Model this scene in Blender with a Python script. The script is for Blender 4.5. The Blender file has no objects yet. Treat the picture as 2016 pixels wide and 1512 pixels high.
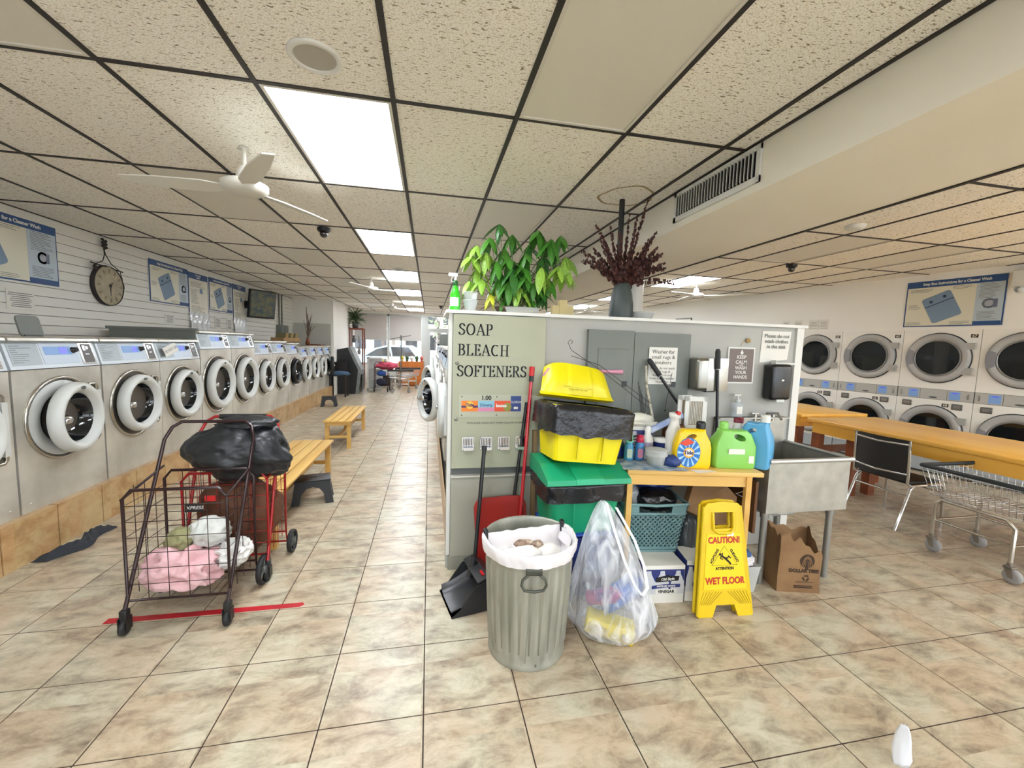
import bpy, bmesh, math, random
from math import sin, cos, pi, radians, hypot, atan2
from mathutils import Vector, Matrix, noise, Euler
random.seed(7)
SC = bpy.context.scene; COL = SC.collection; V = Vector
# ---------------------------------------------------------------- camera, world, lights, exposure
cam = bpy.data.objects.new('camera', bpy.data.cameras.new('camera')); COL.objects.link(cam)
cam.data.sensor_width = 36.0; cam.data.lens = 14.448; cam.data.clip_start = .05; cam.data.clip_end = 200
_r, _u, _w = V((.980107, -.196355, .028902)), V((-.010042, .096378, .995294)), V((.198217, .975785, -.092489))
cam.matrix_world = Matrix(((_r.x, _u.x, -_w.x, 0), (_r.y, _u.y, -_w.y, 0), (_r.z, _u.z, -_w.z, 1.6186), (0, 0, 0, 1)))
SC.camera = cam
SC.view_settings.view_transform = 'Standard'; SC.view_settings.look = 'None'; SC.view_settings.gamma = 1
SC.view_settings.use_curve_mapping = False; SC.view_settings.exposure = 0.92
LAMP = 14.0        # emission of a lit ceiling troffer
wd = bpy.data.worlds.new('world'); SC.world = wd; wd.use_nodes = True
wn = wd.node_tree.nodes; bg = wn['Background']
bg.inputs[0].default_value = (.86, .93, 1.0, 1); bg.inputs[1].default_value = 3.2
_s = bpy.data.lights.new('sun', 'SUN'); _s.energy = 7.0; _s.angle = .02; _s.color = (1, .96, .9)
sun = bpy.data.objects.new('sun', _s); COL.objects.link(sun); sun.rotation_euler = (radians(-32), radians(10), 0)
SC.cycles.max_bounces = 8; SC.cycles.diffuse_bounces = 5; SC.cycles.transparent_max_bounces = 12
SC.cycles.use_denoising = True; SC.cycles.caustics_reflective = False; SC.cycles.caustics_refractive = False
# ---------------------------------------------------------------- helpers
def lin(h):
    c = [int(h[i:i+2], 16)/255 for i in (0, 2, 4)]
    return tuple(((x+.055)/1.055)**2.4 if x > .04045 else x/12.92 for x in c)+(1,)
MATS = {}
def mat(name, col='cccccc', rough=.5, metal=0, emit=0, bump=0, bs=40, var=None, vs=6, alpha=1, spec=.5, coat=0, trans=0, stretch=(1, 1, 1)):
    if name in MATS: return MATS[name]
    m = bpy.data.materials.new(name); m.use_nodes = True; N = m.node_tree.nodes; L = m.node_tree.links; b = N['Principled BSDF']
    b.inputs['Base Color'].default_value = lin(col); b.inputs['Roughness'].default_value = rough; b.inputs['Metallic'].default_value = metal
    b.inputs['Specular IOR Level'].default_value = spec; b.inputs['Coat Weight'].default_value = coat; b.inputs['Alpha'].default_value = alpha
    b.inputs['Transmission Weight'].default_value = trans
    if emit: b.inputs['Emission Color'].default_value = lin(col); b.inputs['Emission Strength'].default_value = emit
    if bump or var:
        tc = N.new('ShaderNodeTexCoord'); mp = N.new('ShaderNodeMapping'); mp.inputs['Scale'].default_value = stretch; L.new(tc.outputs['Object'], mp.inputs[0])
    if var:
        nz = N.new('ShaderNodeTexNoise'); nz.inputs['Scale'].default_value = vs; nz.inputs['Detail'].default_value = 6; L.new(mp.outputs[0], nz.inputs[0])
        cr = N.new('ShaderNodeValToRGB'); cr.color_ramp.elements[0].position = .35; cr.color_ramp.elements[1].position = .65
        cr.color_ramp.elements[0].color = lin(col); cr.color_ramp.elements[1].color = lin(var); L.new(nz.outputs[0], cr.inputs[0]); L.new(cr.outputs[0], b.inputs['Base Color'])
    if bump:
        nb = N.new('ShaderNodeTexNoise'); nb.inputs['Scale'].default_value = bs; nb.inputs['Detail'].default_value = 4; L.new(mp.outputs[0], nb.inputs[0])
        bp = N.new('ShaderNodeBump'); bp.inputs['Strength'].default_value = bump; bp.inputs['Distance'].default_value = .01; L.new(nb.outputs[0], bp.inputs['Height']); L.new(bp.outputs[0], b.inputs['Normal'])
    MATS[name] = m; return m
def RX(a): return Matrix.Rotation(a, 4, 'X')
def RY(a): return Matrix.Rotation(a, 4, 'Y')
def RZ(a): return Matrix.Rotation(a, 4, 'Z')
def TR(*p): return Matrix.Translation(V(p))
class MB:
    def __init__(s): s.v = []; s.f = []; s.sm = []; s.mi = []; s.M = None; s.m = 0
    def add(s, vs, fs, smooth=False):
        o = len(s.v); M = s.M
        s.v += [tuple(M @ V(p)) if M else tuple(p) for p in vs]
        s.f += [tuple(o+i for i in f) for f in fs]; s.sm += [smooth]*len(fs); s.mi += [s.m]*len(fs); return s
    def box(s, x0, y0, z0, x1, y1, z1, tx=0, ty=0):
        a = [(x0, y0, z0), (x1, y0, z0), (x1, y1, z0), (x0, y1, z0), (x0+tx, y0+ty, z1), (x1-tx, y0+ty, z1), (x1-tx, y1-ty, z1), (x0+tx, y1-ty, z1)]
        return s.add(a, [(3, 2, 1, 0), (4, 5, 6, 7), (0, 1, 5, 4), (1, 2, 6, 5), (2, 3, 7, 6), (3, 0, 4, 7)])
    def bbox(s, x0, y0, z0, x1, y1, z1, b=.01, seg=2):
        bm = bmesh.new(); bmesh.ops.create_cube(bm, size=1)
        for v in bm.verts: v.co = V(((x0+x1)/2+v.co.x*(x1-x0), (y0+y1)/2+v.co.y*(y1-y0), (z0+z1)/2+v.co.z*(z1-z0)))
        bmesh.ops.bevel(bm, geom=bm.edges[:], offset=b, segments=seg, affect='EDGES', profile=.5)
        s.add([v.co[:] for v in bm.verts], [[v.index for v in f.verts] for f in bm.faces], True); bm.free(); return s
    def prism(s, pts, z0, z1, axis='z', smooth=False, n=None):   # polygon in 2D extruded along an axis
        k = len(pts)
        def c(p, z): return (p[0], p[1], z) if axis == 'z' else ((p[0], z, p[1]) if axis == 'y' else (z, p[0], p[1]))
        vs = [c(p, z0) for p in pts]+[c(p, z1) for p in pts]
        s.add(vs, [tuple(range(k))[::-1], tuple(range(k, 2*k))]); o = len(s.v)-2*k
        for i in range(k): s.f.append((o+i, o+(i+1) % k, o+k+(i+1) % k, o+k+i)); s.sm.append(smooth); s.mi.append(s.m)
        return s
    def tube(s, pts, r, n=8, closed=False, smooth=True, caps=True):
        pts = [V(p) for p in pts]; k = len(pts); rs = r if isinstance(r, (list, tuple)) else [r]*k; vs = []; up = None
        for i, p in enumerate(pts):
            t = (pts[(i+1) % k]-pts[i-1]) if closed else (pts[min(i+1, k-1)]-pts[max(i-1, 0)])
            t = t.normalized() if t.length > 1e-9 else V((0, 0, 1))
            if up is None: up = V((0, 0, 1)) if abs(t.z) < .9 else V((1, 0, 0))
            a = t.cross(up).normalized(); up = a.cross(t).normalized()
            vs += [p+(a*cos(2*pi*j/n)+up*sin(2*pi*j/n))*rs[i] for j in range(n)]
        fs = []
        for i in range(k if closed else k-1):
            i2 = (i+1) % k
            fs += [(i*n+j, i*n+(j+1) % n, i2*n+(j+1) % n, i2*n+j) for j in range(n)]
        s.add(vs, fs, smooth)
        if caps and not closed: s.add([vs[j] for j in range(n)], [tuple(range(n))[::-1]]); s.add(vs[-n:], [tuple(range(n))])
        return s
    def cyl(s, p, q, r, n=16, r2=None): return s.tube([p, q], [r, r if r2 is None else r2], n)
    def lathe(s, prof, n=32, c=(0, 0, 0), axis='z', a0=0, a1=2*pi, fn=None):
        vs = []; full = abs(a1-a0-2*pi) < 1e-6; m = n if full else n+1
        for (r, z) in prof:
            for j in range(m):
                a = a0+(a1-a0)*j/n; rr = fn(r, z, a) if fn else r
                x, y = rr*cos(a), rr*sin(a)
                p = (x, y, z) if axis == 'z' else ((x, z, y) if axis == 'y' else (z, x, y))
                vs.append((p[0]+c[0], p[1]+c[1], p[2]+c[2]))
        fs = []
        for i in range(len(prof)-1):
            for j in range(n):
                j2 = (j+1) % n if full else j+1
                fs.append((i*m+j, i*m+j2, (i+1)*m+j2, (i+1)*m+j))
        return s.add(vs, fs, True)
    def grid(s, fn, nu, nv, smooth=True):
        vs = [fn(i/nu, j/nv) for i in range(nu+1) for j in range(nv+1)]
        return s.add(vs, [(i*(nv+1)+j, (i+1)*(nv+1)+j, (i+1)*(nv+1)+j+1, i*(nv+1)+j+1) for i in range(nu) for j in range(nv)], smooth)
    def blob(s, c, rad, amp=.15, fr=2.5, seed=0, sub=4, zmin=None, fn=None, ridge=False, e=1.0):
        bm = bmesh.new(); bmesh.ops.create_icosphere(bm, subdivisions=sub, radius=1)
        for v in bm.verts:
            p = v.co.copy(); q = p*fr+V((seed*7.3, seed*3.1, seed))
            n = noise.fractal(q, 1, 2, 4)
            if ridge: n = (1-abs(noise.noise(q)))*.9-.6+.35*(1-abs(noise.noise(q*2.3)))*.8-.15
            p = V([math.copysign(abs(t)**e, t) for t in p])*(1+amp*n)
            p = V((c[0]+p.x*rad[0], c[1]+p.y*rad[1], c[2]+p.z*rad[2]))
            if fn: p = fn(p)
            if zmin is not None and p.z < zmin: p.z = zmin+(p.z-zmin)*.02
            v.co = p
        s.add([v.co[:] for v in bm.verts], [[v.index for v in f.verts] for f in bm.faces], True); bm.free(); return s
    def flat(s, x0, z0, x1, z1, y, t=.001): return s.box(x0, y-t, z0, x1, y, z1)
    def disc(s, x, z, r, y, t=.001, n=24, rz=None): return s.prism([(x+r*cos(2*pi*i/n), z+(rz or r)*sin(2*pi*i/n)) for i in range(n)], y-t, y, 'y')
    def mesh(s, name, mats):
        me = bpy.data.meshes.new(name); me.from_pydata(s.v, [], s.f)
        for m in (mats if isinstance(mats, (list, tuple)) else [mats]): me.materials.append(m)
        me.polygons.foreach_set('use_smooth', s.sm); me.polygons.foreach_set('material_index', s.mi)
        bm = bmesh.new(); bm.from_mesh(me); bmesh.ops.recalc_face_normals(bm, faces=bm.faces); bm.to_mesh(me); bm.free()
        me.update(); return me
    def obj(s, name, mats, parent=None, loc=None, **k): return link(name, s.mesh(name, mats), parent, loc, **k)
def link(name, data, parent=None, loc=None, rot=None, **k):
    o = bpy.data.objects.new(name, data); COL.objects.link(o)
    if parent: o.parent = parent
    if loc: o.location = loc
    if rot: o.rotation_euler = rot
    for a, b in k.items(): o[a] = b
    return o
def thing(name, label, cat, loc=(0, 0, 0), rz=0, group=None):
    o = link(name, None, None, loc, (0, 0, rz)); o.empty_display_size = .1; return tag(o, label, cat, group)
def tag(o, label, cat, group=None):
    o['label'] = label; o['category'] = cat
    if group: o['group'] = group
    return o
def copy_tree(o, parent=None):
    c = o.copy(); COL.objects.link(c)
    if parent: c.parent = parent
    for ch in list(o.children): copy_tree(ch, c)
    return c
def dup(o, loc, rz=None, label=None):
    c = copy_tree(o); c.location = loc
    if rz is not None: c.rotation_euler = (0, 0, rz)
    if label: c['label'] = label
    return c
_fc = {}
def text(s, size, m, parent, loc, rot=(pi/2, 0, 0), align='CENTER', ext=.0006, bold=0, sx=1, name='lettering', shear=0, space=1, lines=1):
    key = (s, size, align, bold, sx, m.name, shear, ext)
    if key not in _fc:
        cu = bpy.data.curves.new('t', 'FONT'); cu.body = s; cu.size = size; cu.align_x = align; cu.align_y = 'CENTER'; cu.extrude = ext; cu.offset = bold; cu.shear = shear; cu.resolution_u = 3; cu.space_line = lines; cu.space_character = space
        ob = bpy.data.objects.new('t', cu); COL.objects.link(ob); dg = bpy.context.evaluated_depsgraph_get()
        me = bpy.data.meshes.new_from_object(ob.evaluated_get(dg)); me.name = name; me.materials.clear(); me.materials.append(m)
        for v in me.vertices: v.co.x *= sx
        bpy.data.objects.remove(ob); bpy.data.curves.remove(cu); _fc[key] = me
    return link(name, _fc[key], parent, loc, rot)
def rr(x0, z0, x1, z1, r, n=4):      # rounded rectangle outline
    P = []
    for cx, cz, a in ((x1-r, z1-r, 0), (x0+r, z1-r, pi/2), (x0+r, z0+r, pi), (x1-r, z0+r, 1.5*pi)):
        P += [(cx+r*cos(a+pi/2*i/n), cz+r*sin(a+pi/2*i/n)) for i in range(n+1)]
    return P
def arc(c, r, a0, a1, n, pl='xz'):
    o = []
    for i in range(n+1):
        a = a0+(a1-a0)*i/n; u, w = r*cos(a), r*sin(a)
        o.append((c[0]+u, c[1], c[2]+w) if pl == 'xz' else ((c[0]+u, c[1]+w, c[2]) if pl == 'xy' else (c[0], c[1]+u, c[2]+w)))
    return o
# ---------------------------------------------------------------- materials
WHT = mat('white_paint', 'e6e4dc', .6, bump=.05, var='d2cfc4'); WALLM = mat('wall_paint', 'efede7', .7, bump=.04)
SOFF = mat('soffit_paint', 'ece6d8', .7, bump=.04, var='e8e1d0', vs=1); STEEL = mat('brushed_steel', 'e2dfd6', .34, .45, bump=.05, bs=8, var='b9b4a8', vs=2.2)
CHR = mat('chrome', 'd0d0d0', .15, 1); BLK = mat('black_plastic', '17181a', .4); BLKR = mat('black_rubber', '1c1d1f', .6)
DGREY = mat('dark_grey_metal', '5c5f5d', .5, .3); GREYM = mat('grey_enamel', '737872', .5, var='6c716b', vs=3)
RINGP = mat('pale_grey_plastic', 'd2d4d0', .35); RINGD = mat('mid_grey_plastic', '9b9c98', .4); GLS = mat('dark_door_glass', '15191b', .05, spec=.6)
CONS = mat('console_silver', 'ccd4da', .35, .1); BLUE = mat('panel_blue', '7fa6dc', .4); LCD = mat('lcd_violet', '5a60d8', .3, emit=.3)
INK = mat('ink', '15151a', .7); INKG = mat('grey_ink', '6f6f70', .7); PAPER = mat('paper', 'e2e0d8', .6); TEE = mat('ceiling_bar_dark', '2b2725', .6, bump=.1, bs=60)
WOOD = mat('pine_wood', 'e0b96e', .4, bump=.05, bs=30, var='d2a355', vs=7, stretch=(1, .08, 1)); WOODX = mat('pine_wood_x', 'e0b96e', .4, bump=.05, bs=30, var='d2a355', vs=7, stretch=(.08, 1, 1))
OAK = mat('golden_oak', 'f6c05c', .3, bump=.04, bs=30, var='eeae42', vs=5, stretch=(1, .1, 1)); OAKD = mat('red_brown_wood', '8c4722', .4, bump=.05, var='6f3418', vs=5)
RED = mat('red_plastic', 'c01c20', .4); BLUEB = mat('poster_blue', '2c4e82', .5); CREAM = mat('poster_cream', 'dcd8c4', .3); PBLUE = mat('poster_pale_blue', 'b4c2cc', .3); DEN = mat('poster_denim', '7890a8', .5)
WPL = mat('white_plastic', 'dddcd6', .4); BAGP = mat('kraft_paper', '8d6c48', .8, bump=.15, bs=9, var='7d5e3d')
def clearmat(name, col, a, rough=.15, t=.0):
    m = bpy.data.materials.new(name); m.use_nodes = True; N = m.node_tree.nodes; L = m.node_tree.links; b = N['Principled BSDF']
    b.inputs['Base Color'].default_value = lin(col); b.inputs['Roughness'].default_value = rough; tr = N.new('ShaderNodeBsdfTransparent'); tr.inputs[0].default_value = (.97, .98, 1, 1)
    mx = N.new('ShaderNodeMixShader'); lw = N.new('ShaderNodeLayerWeight'); lw.inputs[0].default_value = .35; mr = N.new('ShaderNodeMapRange'); mr.inputs[3].default_value = a; mr.inputs[4].default_value = min(1, a+.5)
    L.new(lw.outputs['Facing'], mr.inputs[0]); L.new(mr.outputs[0], mx.inputs[0])
    if t:
        tc = N.new('ShaderNodeTexCoord'); mp = N.new('ShaderNodeMapping'); mp.inputs['Scale'].default_value = (9, 9, 2.2); nz = N.new('ShaderNodeTexNoise'); nz.inputs['Scale'].default_value = 1.6; nz.inputs['Detail'].default_value = 6; nz.inputs['Distortion'].default_value = 1.2
        L.new(tc.outputs['Object'], mp.inputs[0]); L.new(mp.outputs[0], nz.inputs[0]); m2 = N.new('ShaderNodeMapRange'); m2.inputs[1].default_value = .46; m2.inputs[2].default_value = .68; m2.inputs[4].default_value = t
        am = N.new('ShaderNodeMath'); am.use_clamp = True; L.new(nz.outputs[0], m2.inputs[0]); L.new(mr.outputs[0], am.inputs[0]); L.new(m2.outputs[0], am.inputs[1]); L.new(am.outputs[0], mx.inputs[0])
        bp = N.new('ShaderNodeBump'); bp.inputs['Strength'].default_value = .9; bp.inputs['Distance'].default_value = .03; L.new(nz.outputs[0], bp.inputs['Height']); L.new(bp.outputs[0], b.inputs['Normal'])
    L.new(tr.outputs[0], mx.inputs[1]); L.new(b.outputs[0], mx.inputs[2]); L.new(mx.outputs[0], N['Material Output'].inputs[0]); return m
PANE = clearmat('window_glass', 'ffffff', .04, .02); FILM = clearmat('clear_plastic_film', 'eef1f6', .16, .18, .45); TUB = clearmat('frosted_plastic', 'd8dcda', .5, .3); GLASS = clearmat('clear_glass', 'dfe8ea', .1, .03)
def tile_mat():
    m = bpy.data.materials.new('floor_tile'); m.use_nodes = True; N = m.node_tree.nodes; L = m.node_tree.links; b = N['Principled BSDF']
    g = N.new('ShaderNodeNewGeometry'); sc = N.new('ShaderNodeVectorMath'); sc.operation = 'ADD'; sc.inputs[1].default_value = (.0088+43, -2.5523+43.55, 0)
    dv = N.new('ShaderNodeVectorMath'); dv.operation = 'SCALE'; dv.inputs['Scale'].default_value = 1/.4299; fl = N.new('ShaderNodeVectorMath'); fl.operation = 'FLOOR'
    wn_ = N.new('ShaderNodeTexWhiteNoise'); mu = N.new('ShaderNodeVectorMath'); mu.operation = 'SCALE'; mu.inputs['Scale'].default_value = 20; ad = N.new('ShaderNodeVectorMath')
    L.new(g.outputs['Position'], sc.inputs[0]); L.new(sc.outputs[0], dv.inputs[0]); L.new(dv.outputs[0], fl.inputs[0]); L.new(fl.outputs[0], wn_.inputs[0]); L.new(wn_.outputs['Color'], mu.inputs[0]); L.new(mu.outputs[0], ad.inputs[0]); L.new(g.outputs['Position'], ad.inputs[1])
    mp = N.new('ShaderNodeMapping'); mp.inputs['Scale'].default_value = (.55, 1, 1); mp.inputs['Rotation'].default_value = (0, 0, .25); L.new(ad.outputs[0], mp.inputs[0])
    n1 = N.new('ShaderNodeTexNoise'); n1.inputs['Scale'].default_value = 9; n1.inputs['Detail'].default_value = 12; n1.inputs['Roughness'].default_value = .72; n1.inputs['Distortion'].default_value = .35; L.new(mp.outputs[0], n1.inputs[0])
    cr = N.new('ShaderNodeValToRGB'); E = cr.color_ramp.elements; E[0].position = .28; E[0].color = lin('6f6558'); E[1].position = .60; E[1].color = lin('cbc4b2')
    e = E.new(.43); e.color = lin('a79c8a'); e = E.new(.5); e.color = lin('b9b09b'); L.new(n1.outputs[0], cr.inputs[0])
    n2 = N.new('ShaderNodeTexNoise'); n2.inputs['Scale'].default_value = 3.2; n2.inputs['Detail'].default_value = 3; L.new(ad.outputs[0], n2.inputs[0])
    c2 = N.new('ShaderNodeValToRGB'); c2.color_ramp.elements[0].position = .4; c2.color_ramp.elements[0].color = lin('f0dccc'); c2.color_ramp.elements[1].position = .62; c2.color_ramp.elements[1].color = lin('f6f6ee'); L.new(n2.outputs[0], c2.inputs[0])
    mx = N.new('ShaderNodeMixRGB'); mx.blend_type = 'MULTIPLY'; mx.inputs[0].default_value = .75; L.new(cr.outputs[0], mx.inputs[1]); L.new(c2.outputs[0], mx.inputs[2]); L.new(mx.outputs[0], b.inputs['Base Color'])
    b.inputs['Roughness'].default_value = .32; b.inputs['Specular IOR Level'].default_value = .4
    bp = N.new('ShaderNodeBump'); bp.inputs['Strength'].default_value = .12; bp.inputs['Distance'].default_value = .004; L.new(n1.outputs[0], bp.inputs['Height']); L.new(bp.outputs[0], b.inputs['Normal']); return m
FT = tile_mat(); GROUT = mat('grout', '3a2c22', .9)
def ceil_mat():
    m = bpy.data.materials.new('fissured_ceiling_tile'); m.use_nodes = True; N = m.node_tree.nodes; L = m.node_tree.links; b = N['Principled BSDF']
    g = N.new('ShaderNodeNewGeometry'); mp = N.new('ShaderNodeMapping'); mp.inputs['Scale'].default_value = (44, 125, 1); L.new(g.outputs['Position'], mp.inputs[0])
    n1 = N.new('ShaderNodeTexNoise'); n1.inputs['Scale'].default_value = 1; n1.inputs['Detail'].default_value = 2; n1.inputs['Distortion'].default_value = .6; L.new(mp.outputs[0], n1.inputs[0])
    cr = N.new('ShaderNodeValToRGB'); E = cr.color_ramp.elements; E[0].position = .325; E[0].color = lin('8f826e'); E[1].position = .39; E[1].color = lin('f6f3ec'); L.new(n1.outputs[0], cr.inputs[0])
    n2 = N.new('ShaderNodeTexNoise'); n2.inputs['Scale'].default_value = 150; L.new(g.outputs['Position'], n2.inputs[0])
    c2 = N.new('ShaderNodeValToRGB'); c2.color_ramp.elements[0].position = .36; c2.color_ramp.elements[0].color = lin('e2dacb'); c2.color_ramp.elements[1].position = .5; c2.color_ramp.elements[1].color = (1, 1, 1, 1); L.new(n2.outputs[0], c2.inputs[0])
    mx = N.new('ShaderNodeMixRGB'); mx.blend_type = 'MULTIPLY'; mx.inputs[0].default_value = 1; L.new(cr.outputs[0], mx.inputs[1]); L.new(c2.outputs[0], mx.inputs[2]); L.new(mx.outputs[0], b.inputs['Base Color'])
    b.inputs['Roughness'].default_value = .95; return m
CT = ceil_mat(); TROF = mat('troffer_frame', 'd2cec4', .5); DIFF = mat('prismatic_diffuser_off', 'dcd8cc', .45, bump=.05, bs=200)
def lit_mat():
    m = bpy.data.materials.new('lit_diffuser'); m.use_nodes = True; N = m.node_tree.nodes; L = m.node_tree.links; b = N['Principled BSDF']
    tc = N.new('ShaderNodeTexCoord'); w = N.new('ShaderNodeTexWave'); w.inputs['Scale'].default_value = .95; w.inputs['Distortion'].default_value = 1.2; w.inputs['Detail'].default_value = 1; w.inputs['Phase Offset'].default_value = 1; L.new(tc.outputs['Object'], w.inputs[0])
    mr = N.new('ShaderNodeMapRange'); mr.inputs[3].default_value = .55; mr.inputs[4].default_value = 1.25; L.new(w.outputs['Fac'], mr.inputs[0])
    mu = N.new('ShaderNodeMath'); mu.operation = 'MULTIPLY'; mu.inputs[1].default_value = LAMP; L.new(mr.outputs[0], mu.inputs[0]); L.new(mu.outputs[0], b.inputs['Emission Strength'])
    b.inputs['Emission Color'].default_value = lin('f2f8ff'); b.inputs['Base Color'].default_value = lin('e8f0f4'); return m
LIT = lit_mat()
# ---------------------------------------------------------------- room shell
H = 2.786; YB = -4.2; YF = 16.45; XW = -3.85; TS = .4299; FX0 = -.0088; FY0 = 2.5523
AR = radians(10.7); RD = 7.6                      # the dryer wall runs at a slight angle
def rw(t, off=0): return (RD-off)*cos(AR)-t*sin(AR), (RD-off)*sin(AR)+t*cos(AR)   # point on dryer wall, off = towards the room
def xr(y): return (RD-y*sin(AR))/cos(AR)
ROTR = -(pi/2-AR)
def struct(o): o['kind'] = 'structure'; return o
fl = struct(MB().box(XW, YB, -.06, 8.7, 17.2, -.0022).obj('floor', GROUT))
tm = {}
g = .003
tmesh = MB().box(g, g, -.0022, TS-g, TS-g, 0).mesh('tile', FT)
cands = []
for i in range(-7, 20):
    for j in range(-17, 33):
        x, y = FX0+i*TS, FY0+j*TS
        if x+TS < -2.75 and y < 12: continue
        if x > xr(y) or x < -3.3 or y > YF: continue
        d = V((x+TS/2, y+TS/2, -1.62)); w = d.dot(_w); 
        vis = w > .3 and abs(d.dot(_r)/w) < 1.35 and d.dot(_u)/w > -1.05
        if vis and .2 < x < 2.9 and y > 3.0: vis = False
        cands.append((w if vis else 99, x, y))
cands.sort()
for k, (w, x, y) in enumerate(cands[:300]): link('tile', tmesh, fl, (x, y, 0))
b = MB()
for w, x, y in cands[300:]: b.box(x+g, y+g, -.0022, x+TS-g, y+TS-g, 0)
b.obj('far_tiles', FT, fl, kind='stuff')
# ceilings
ce = struct(MB().box(XW-.3, YB, H+.03, 8.7, 17.2, H+.1).obj('ceiling', mat('plenum', '8d867a', .9)))
CX0, CY0, PX, PY = -.1827, 2.1878, .6096, 1.2192
cm = MB().box(.012, .012, 0, PX-.012, PY-.012, .02).mesh('ceiling_tile', CT)
litL = [(-1, j) for j in (-4, -2, 0, 2, 4, 6, 8, 10)]; offL = [(-3, j) for j in (-1, 1, 3, 5, 7, 9)]+[(1, j) for j in (-1, 1, 5)]  # lit panels in negative rows are added, unseen, to brighten the room
RX0 = 3.95
litR = [(0, j) for j in (-3, 3, 5, 7, 9)]+[(4, -2), (1, -4), (2, -3), (4, -4), (6, -3)]; offR = [(0, 1), (2, 1), (3, 4)]  # lit panels behind the camera are added out of view as fill light
def troffer(x, y, lit, lab, w=PX):
    t = thing('ceiling_light', lab, 'ceiling light', (x, y, H), 0, 'lit ceiling panels' if lit else 'unlit ceiling panels')
    a = .012; c = .028
    MB().box(a, a, -.006, PX-a, c, .012).box(a, PY-c, -.006, PX-a, PY-a, .012).box(a, c, -.006, c, PY-c, .012).box(PX-c, c, -.006, PX-a, PY-c, .012).obj('frame', TROF, t)
    o = MB().box(c, c, 0, PX-c, PY-c, .008).obj('diffuser', LIT if lit else DIFF, t)
ordn = ['nearest', 'second', 'third', 'fourth', 'fifth', 'sixth', 'seventh', 'eighth', 'ninth', 'tenth', 'eleventh', 'twelfth']
def inview(x, y): return y+PY > 1.0 and y < 16
nlit = 0
for i in range(-6, 3):
    for j in range(-5, 12):
        x, y = CX0+i*PX, CY0+j*PY
        if y > YF-.3: continue
        if (i, j) in litL:
            lab = 'glowing rectangular panel light over the left aisle, %s from the camera' % ordn[nlit-2] if y > 0 else '%s added glowing panel light, unseen behind the viewer over the left aisle' % ['second', 'first'][nlit]
            nlit += 1; troffer(x, y, True, lab)
        elif (i, j) in offL: troffer(x, y, False, 'unlit grey ceiling panel light %s, %s along' % ('near the washers' if i < -1 else 'above the supply partition', ordn[(j+1)//2]))
        elif y > -.5: link('ceiling_tile', cm, ce, (x, y, H))
        
b = MB(); bb = MB()
for j in range(-2, 12): b.box(CX0+3*PX+.012, CY0+j*PY+.012, H, 1.79, CY0+(j+1)*PY-.012, H+.02)
b.box(XW, YB, H+.001, 1.79, CY0-2*PY, H+.02)
b.obj('cut_tiles', CT, ce, kind='stuff')
for i in range(-6, 4):
    x = CX0+i*PX; MB().box(x-.012, YB, H-.006, x+.012, YF, H+.004).obj('grid_bar', TEE, ce)
for j in range(-2, 12):
    y = CY0+j*PY; MB().box(XW, y-.012, H-.0055, 1.79, y+.012, H+.004).obj('grid_bar', TEE, ce)
MB().box(1.772, YB, H-.008, 1.79, YF, H+.004).obj('grid_bar', TEE, ce)
nr = 0
for i in range(-2, 8):
    for j in range(-5, 12):
        x, y = RX0+i*PX, CY0+j*PY
        if y > YF-.3: continue
        if (i, j) in litR:
            nr += 1; troffer(x, y, True, 'glowing panel light over the dryer side (added where behind the viewer), %s along' % ordn[nr-1])
        elif (i, j) in offR: troffer(x, y, False, 'unlit ceiling panel light above the folding tables, %s one' % ['first', 'second', 'third'][offR.index((i, j))])
        elif y > -.5 and x < xr(y)-.1: link('ceiling_tile', cm, ce, (x, y, H))
MB().box(2.69, YB, H+.001, 8.7, CY0-2*PY, H+.02).obj('cut_tiles', CT, ce, kind='stuff')
for i in range(-2, 8):
    x = RX0+i*PX; y1 = min(YF, (RD/cos(AR)-x)/math.tan(AR)); MB().box(x-.012, YB, H-.006, x+.012, max(YB+1, y1), H+.004).obj('grid_bar', TEE, ce)
for j in range(-2, 12):
    y = CY0+j*PY; MB().box(2.69, y-.012, H-.0055, xr(y), y+.012, H+.004).obj('grid_bar', TEE, ce)
# soffit beam
bm_ = struct(MB().box(1.79, YB, 2.52, 2.69, YF, H+.03).obj('trim_soffit_beam', SOFF)); bm_['label'] = 'long painted ceiling beam between the two ceilings'
bm_.name = 'trim_1'; MB().box(2.675, YB, 2.513, 2.70, YF, 2.535).obj('edge_bar', TEE, bm_)
# walls
struct(MB().box(XW-.15, YB, 0, XW-.02, 12.9, H+.03).obj('wall_left', mat('slat_gap', '6b665f', .8)))
wl = bpy.data.objects['wall_left']; SLAT = mat('slatwall_white', 'e4e2da', .5, bump=.02)
zz = H-.13
MB().box(XW-.02, YB, zz+.006, XW, 12.9, H).obj('plank', SLAT, wl)
while zz > .6:
    MB().box(XW-.02, YB, zz-.097+.006, XW, 12.9, zz).obj('plank', SLAT, wl); zz -= .097
struct(MB().add([(xr(YB), YB, 0), (xr(YF), YF, 0), (xr(YF)+.15, YF, 0), (xr(YB)+.15, YB, 0), (xr(YB), YB, H), (xr(YF), YF, H), (xr(YF)+.15, YF, H), (xr(YB)+.15, YB, H)], [(0, 1, 2, 3), (4, 5, 6, 7), (0, 1, 5, 4), (1, 2, 6, 5), (2, 3, 7, 6), (3, 0, 4, 7)]).obj('wall_right', WALLM))
struct(MB().box(XW-.15, YB-.15, 0, 8.8, YB, .5).box(XW-.15, YB-.15, 2.6, 8.8, YB, H).box(XW-.15, YB-.15, .5, -3.2, YB, 2.6).box(1.8, YB-.15, .5, 2.6, YB, 2.6).box(8.0, YB-.15, .5, 8.8, YB, 2.6).obj('wall_back', WALLM))
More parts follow.
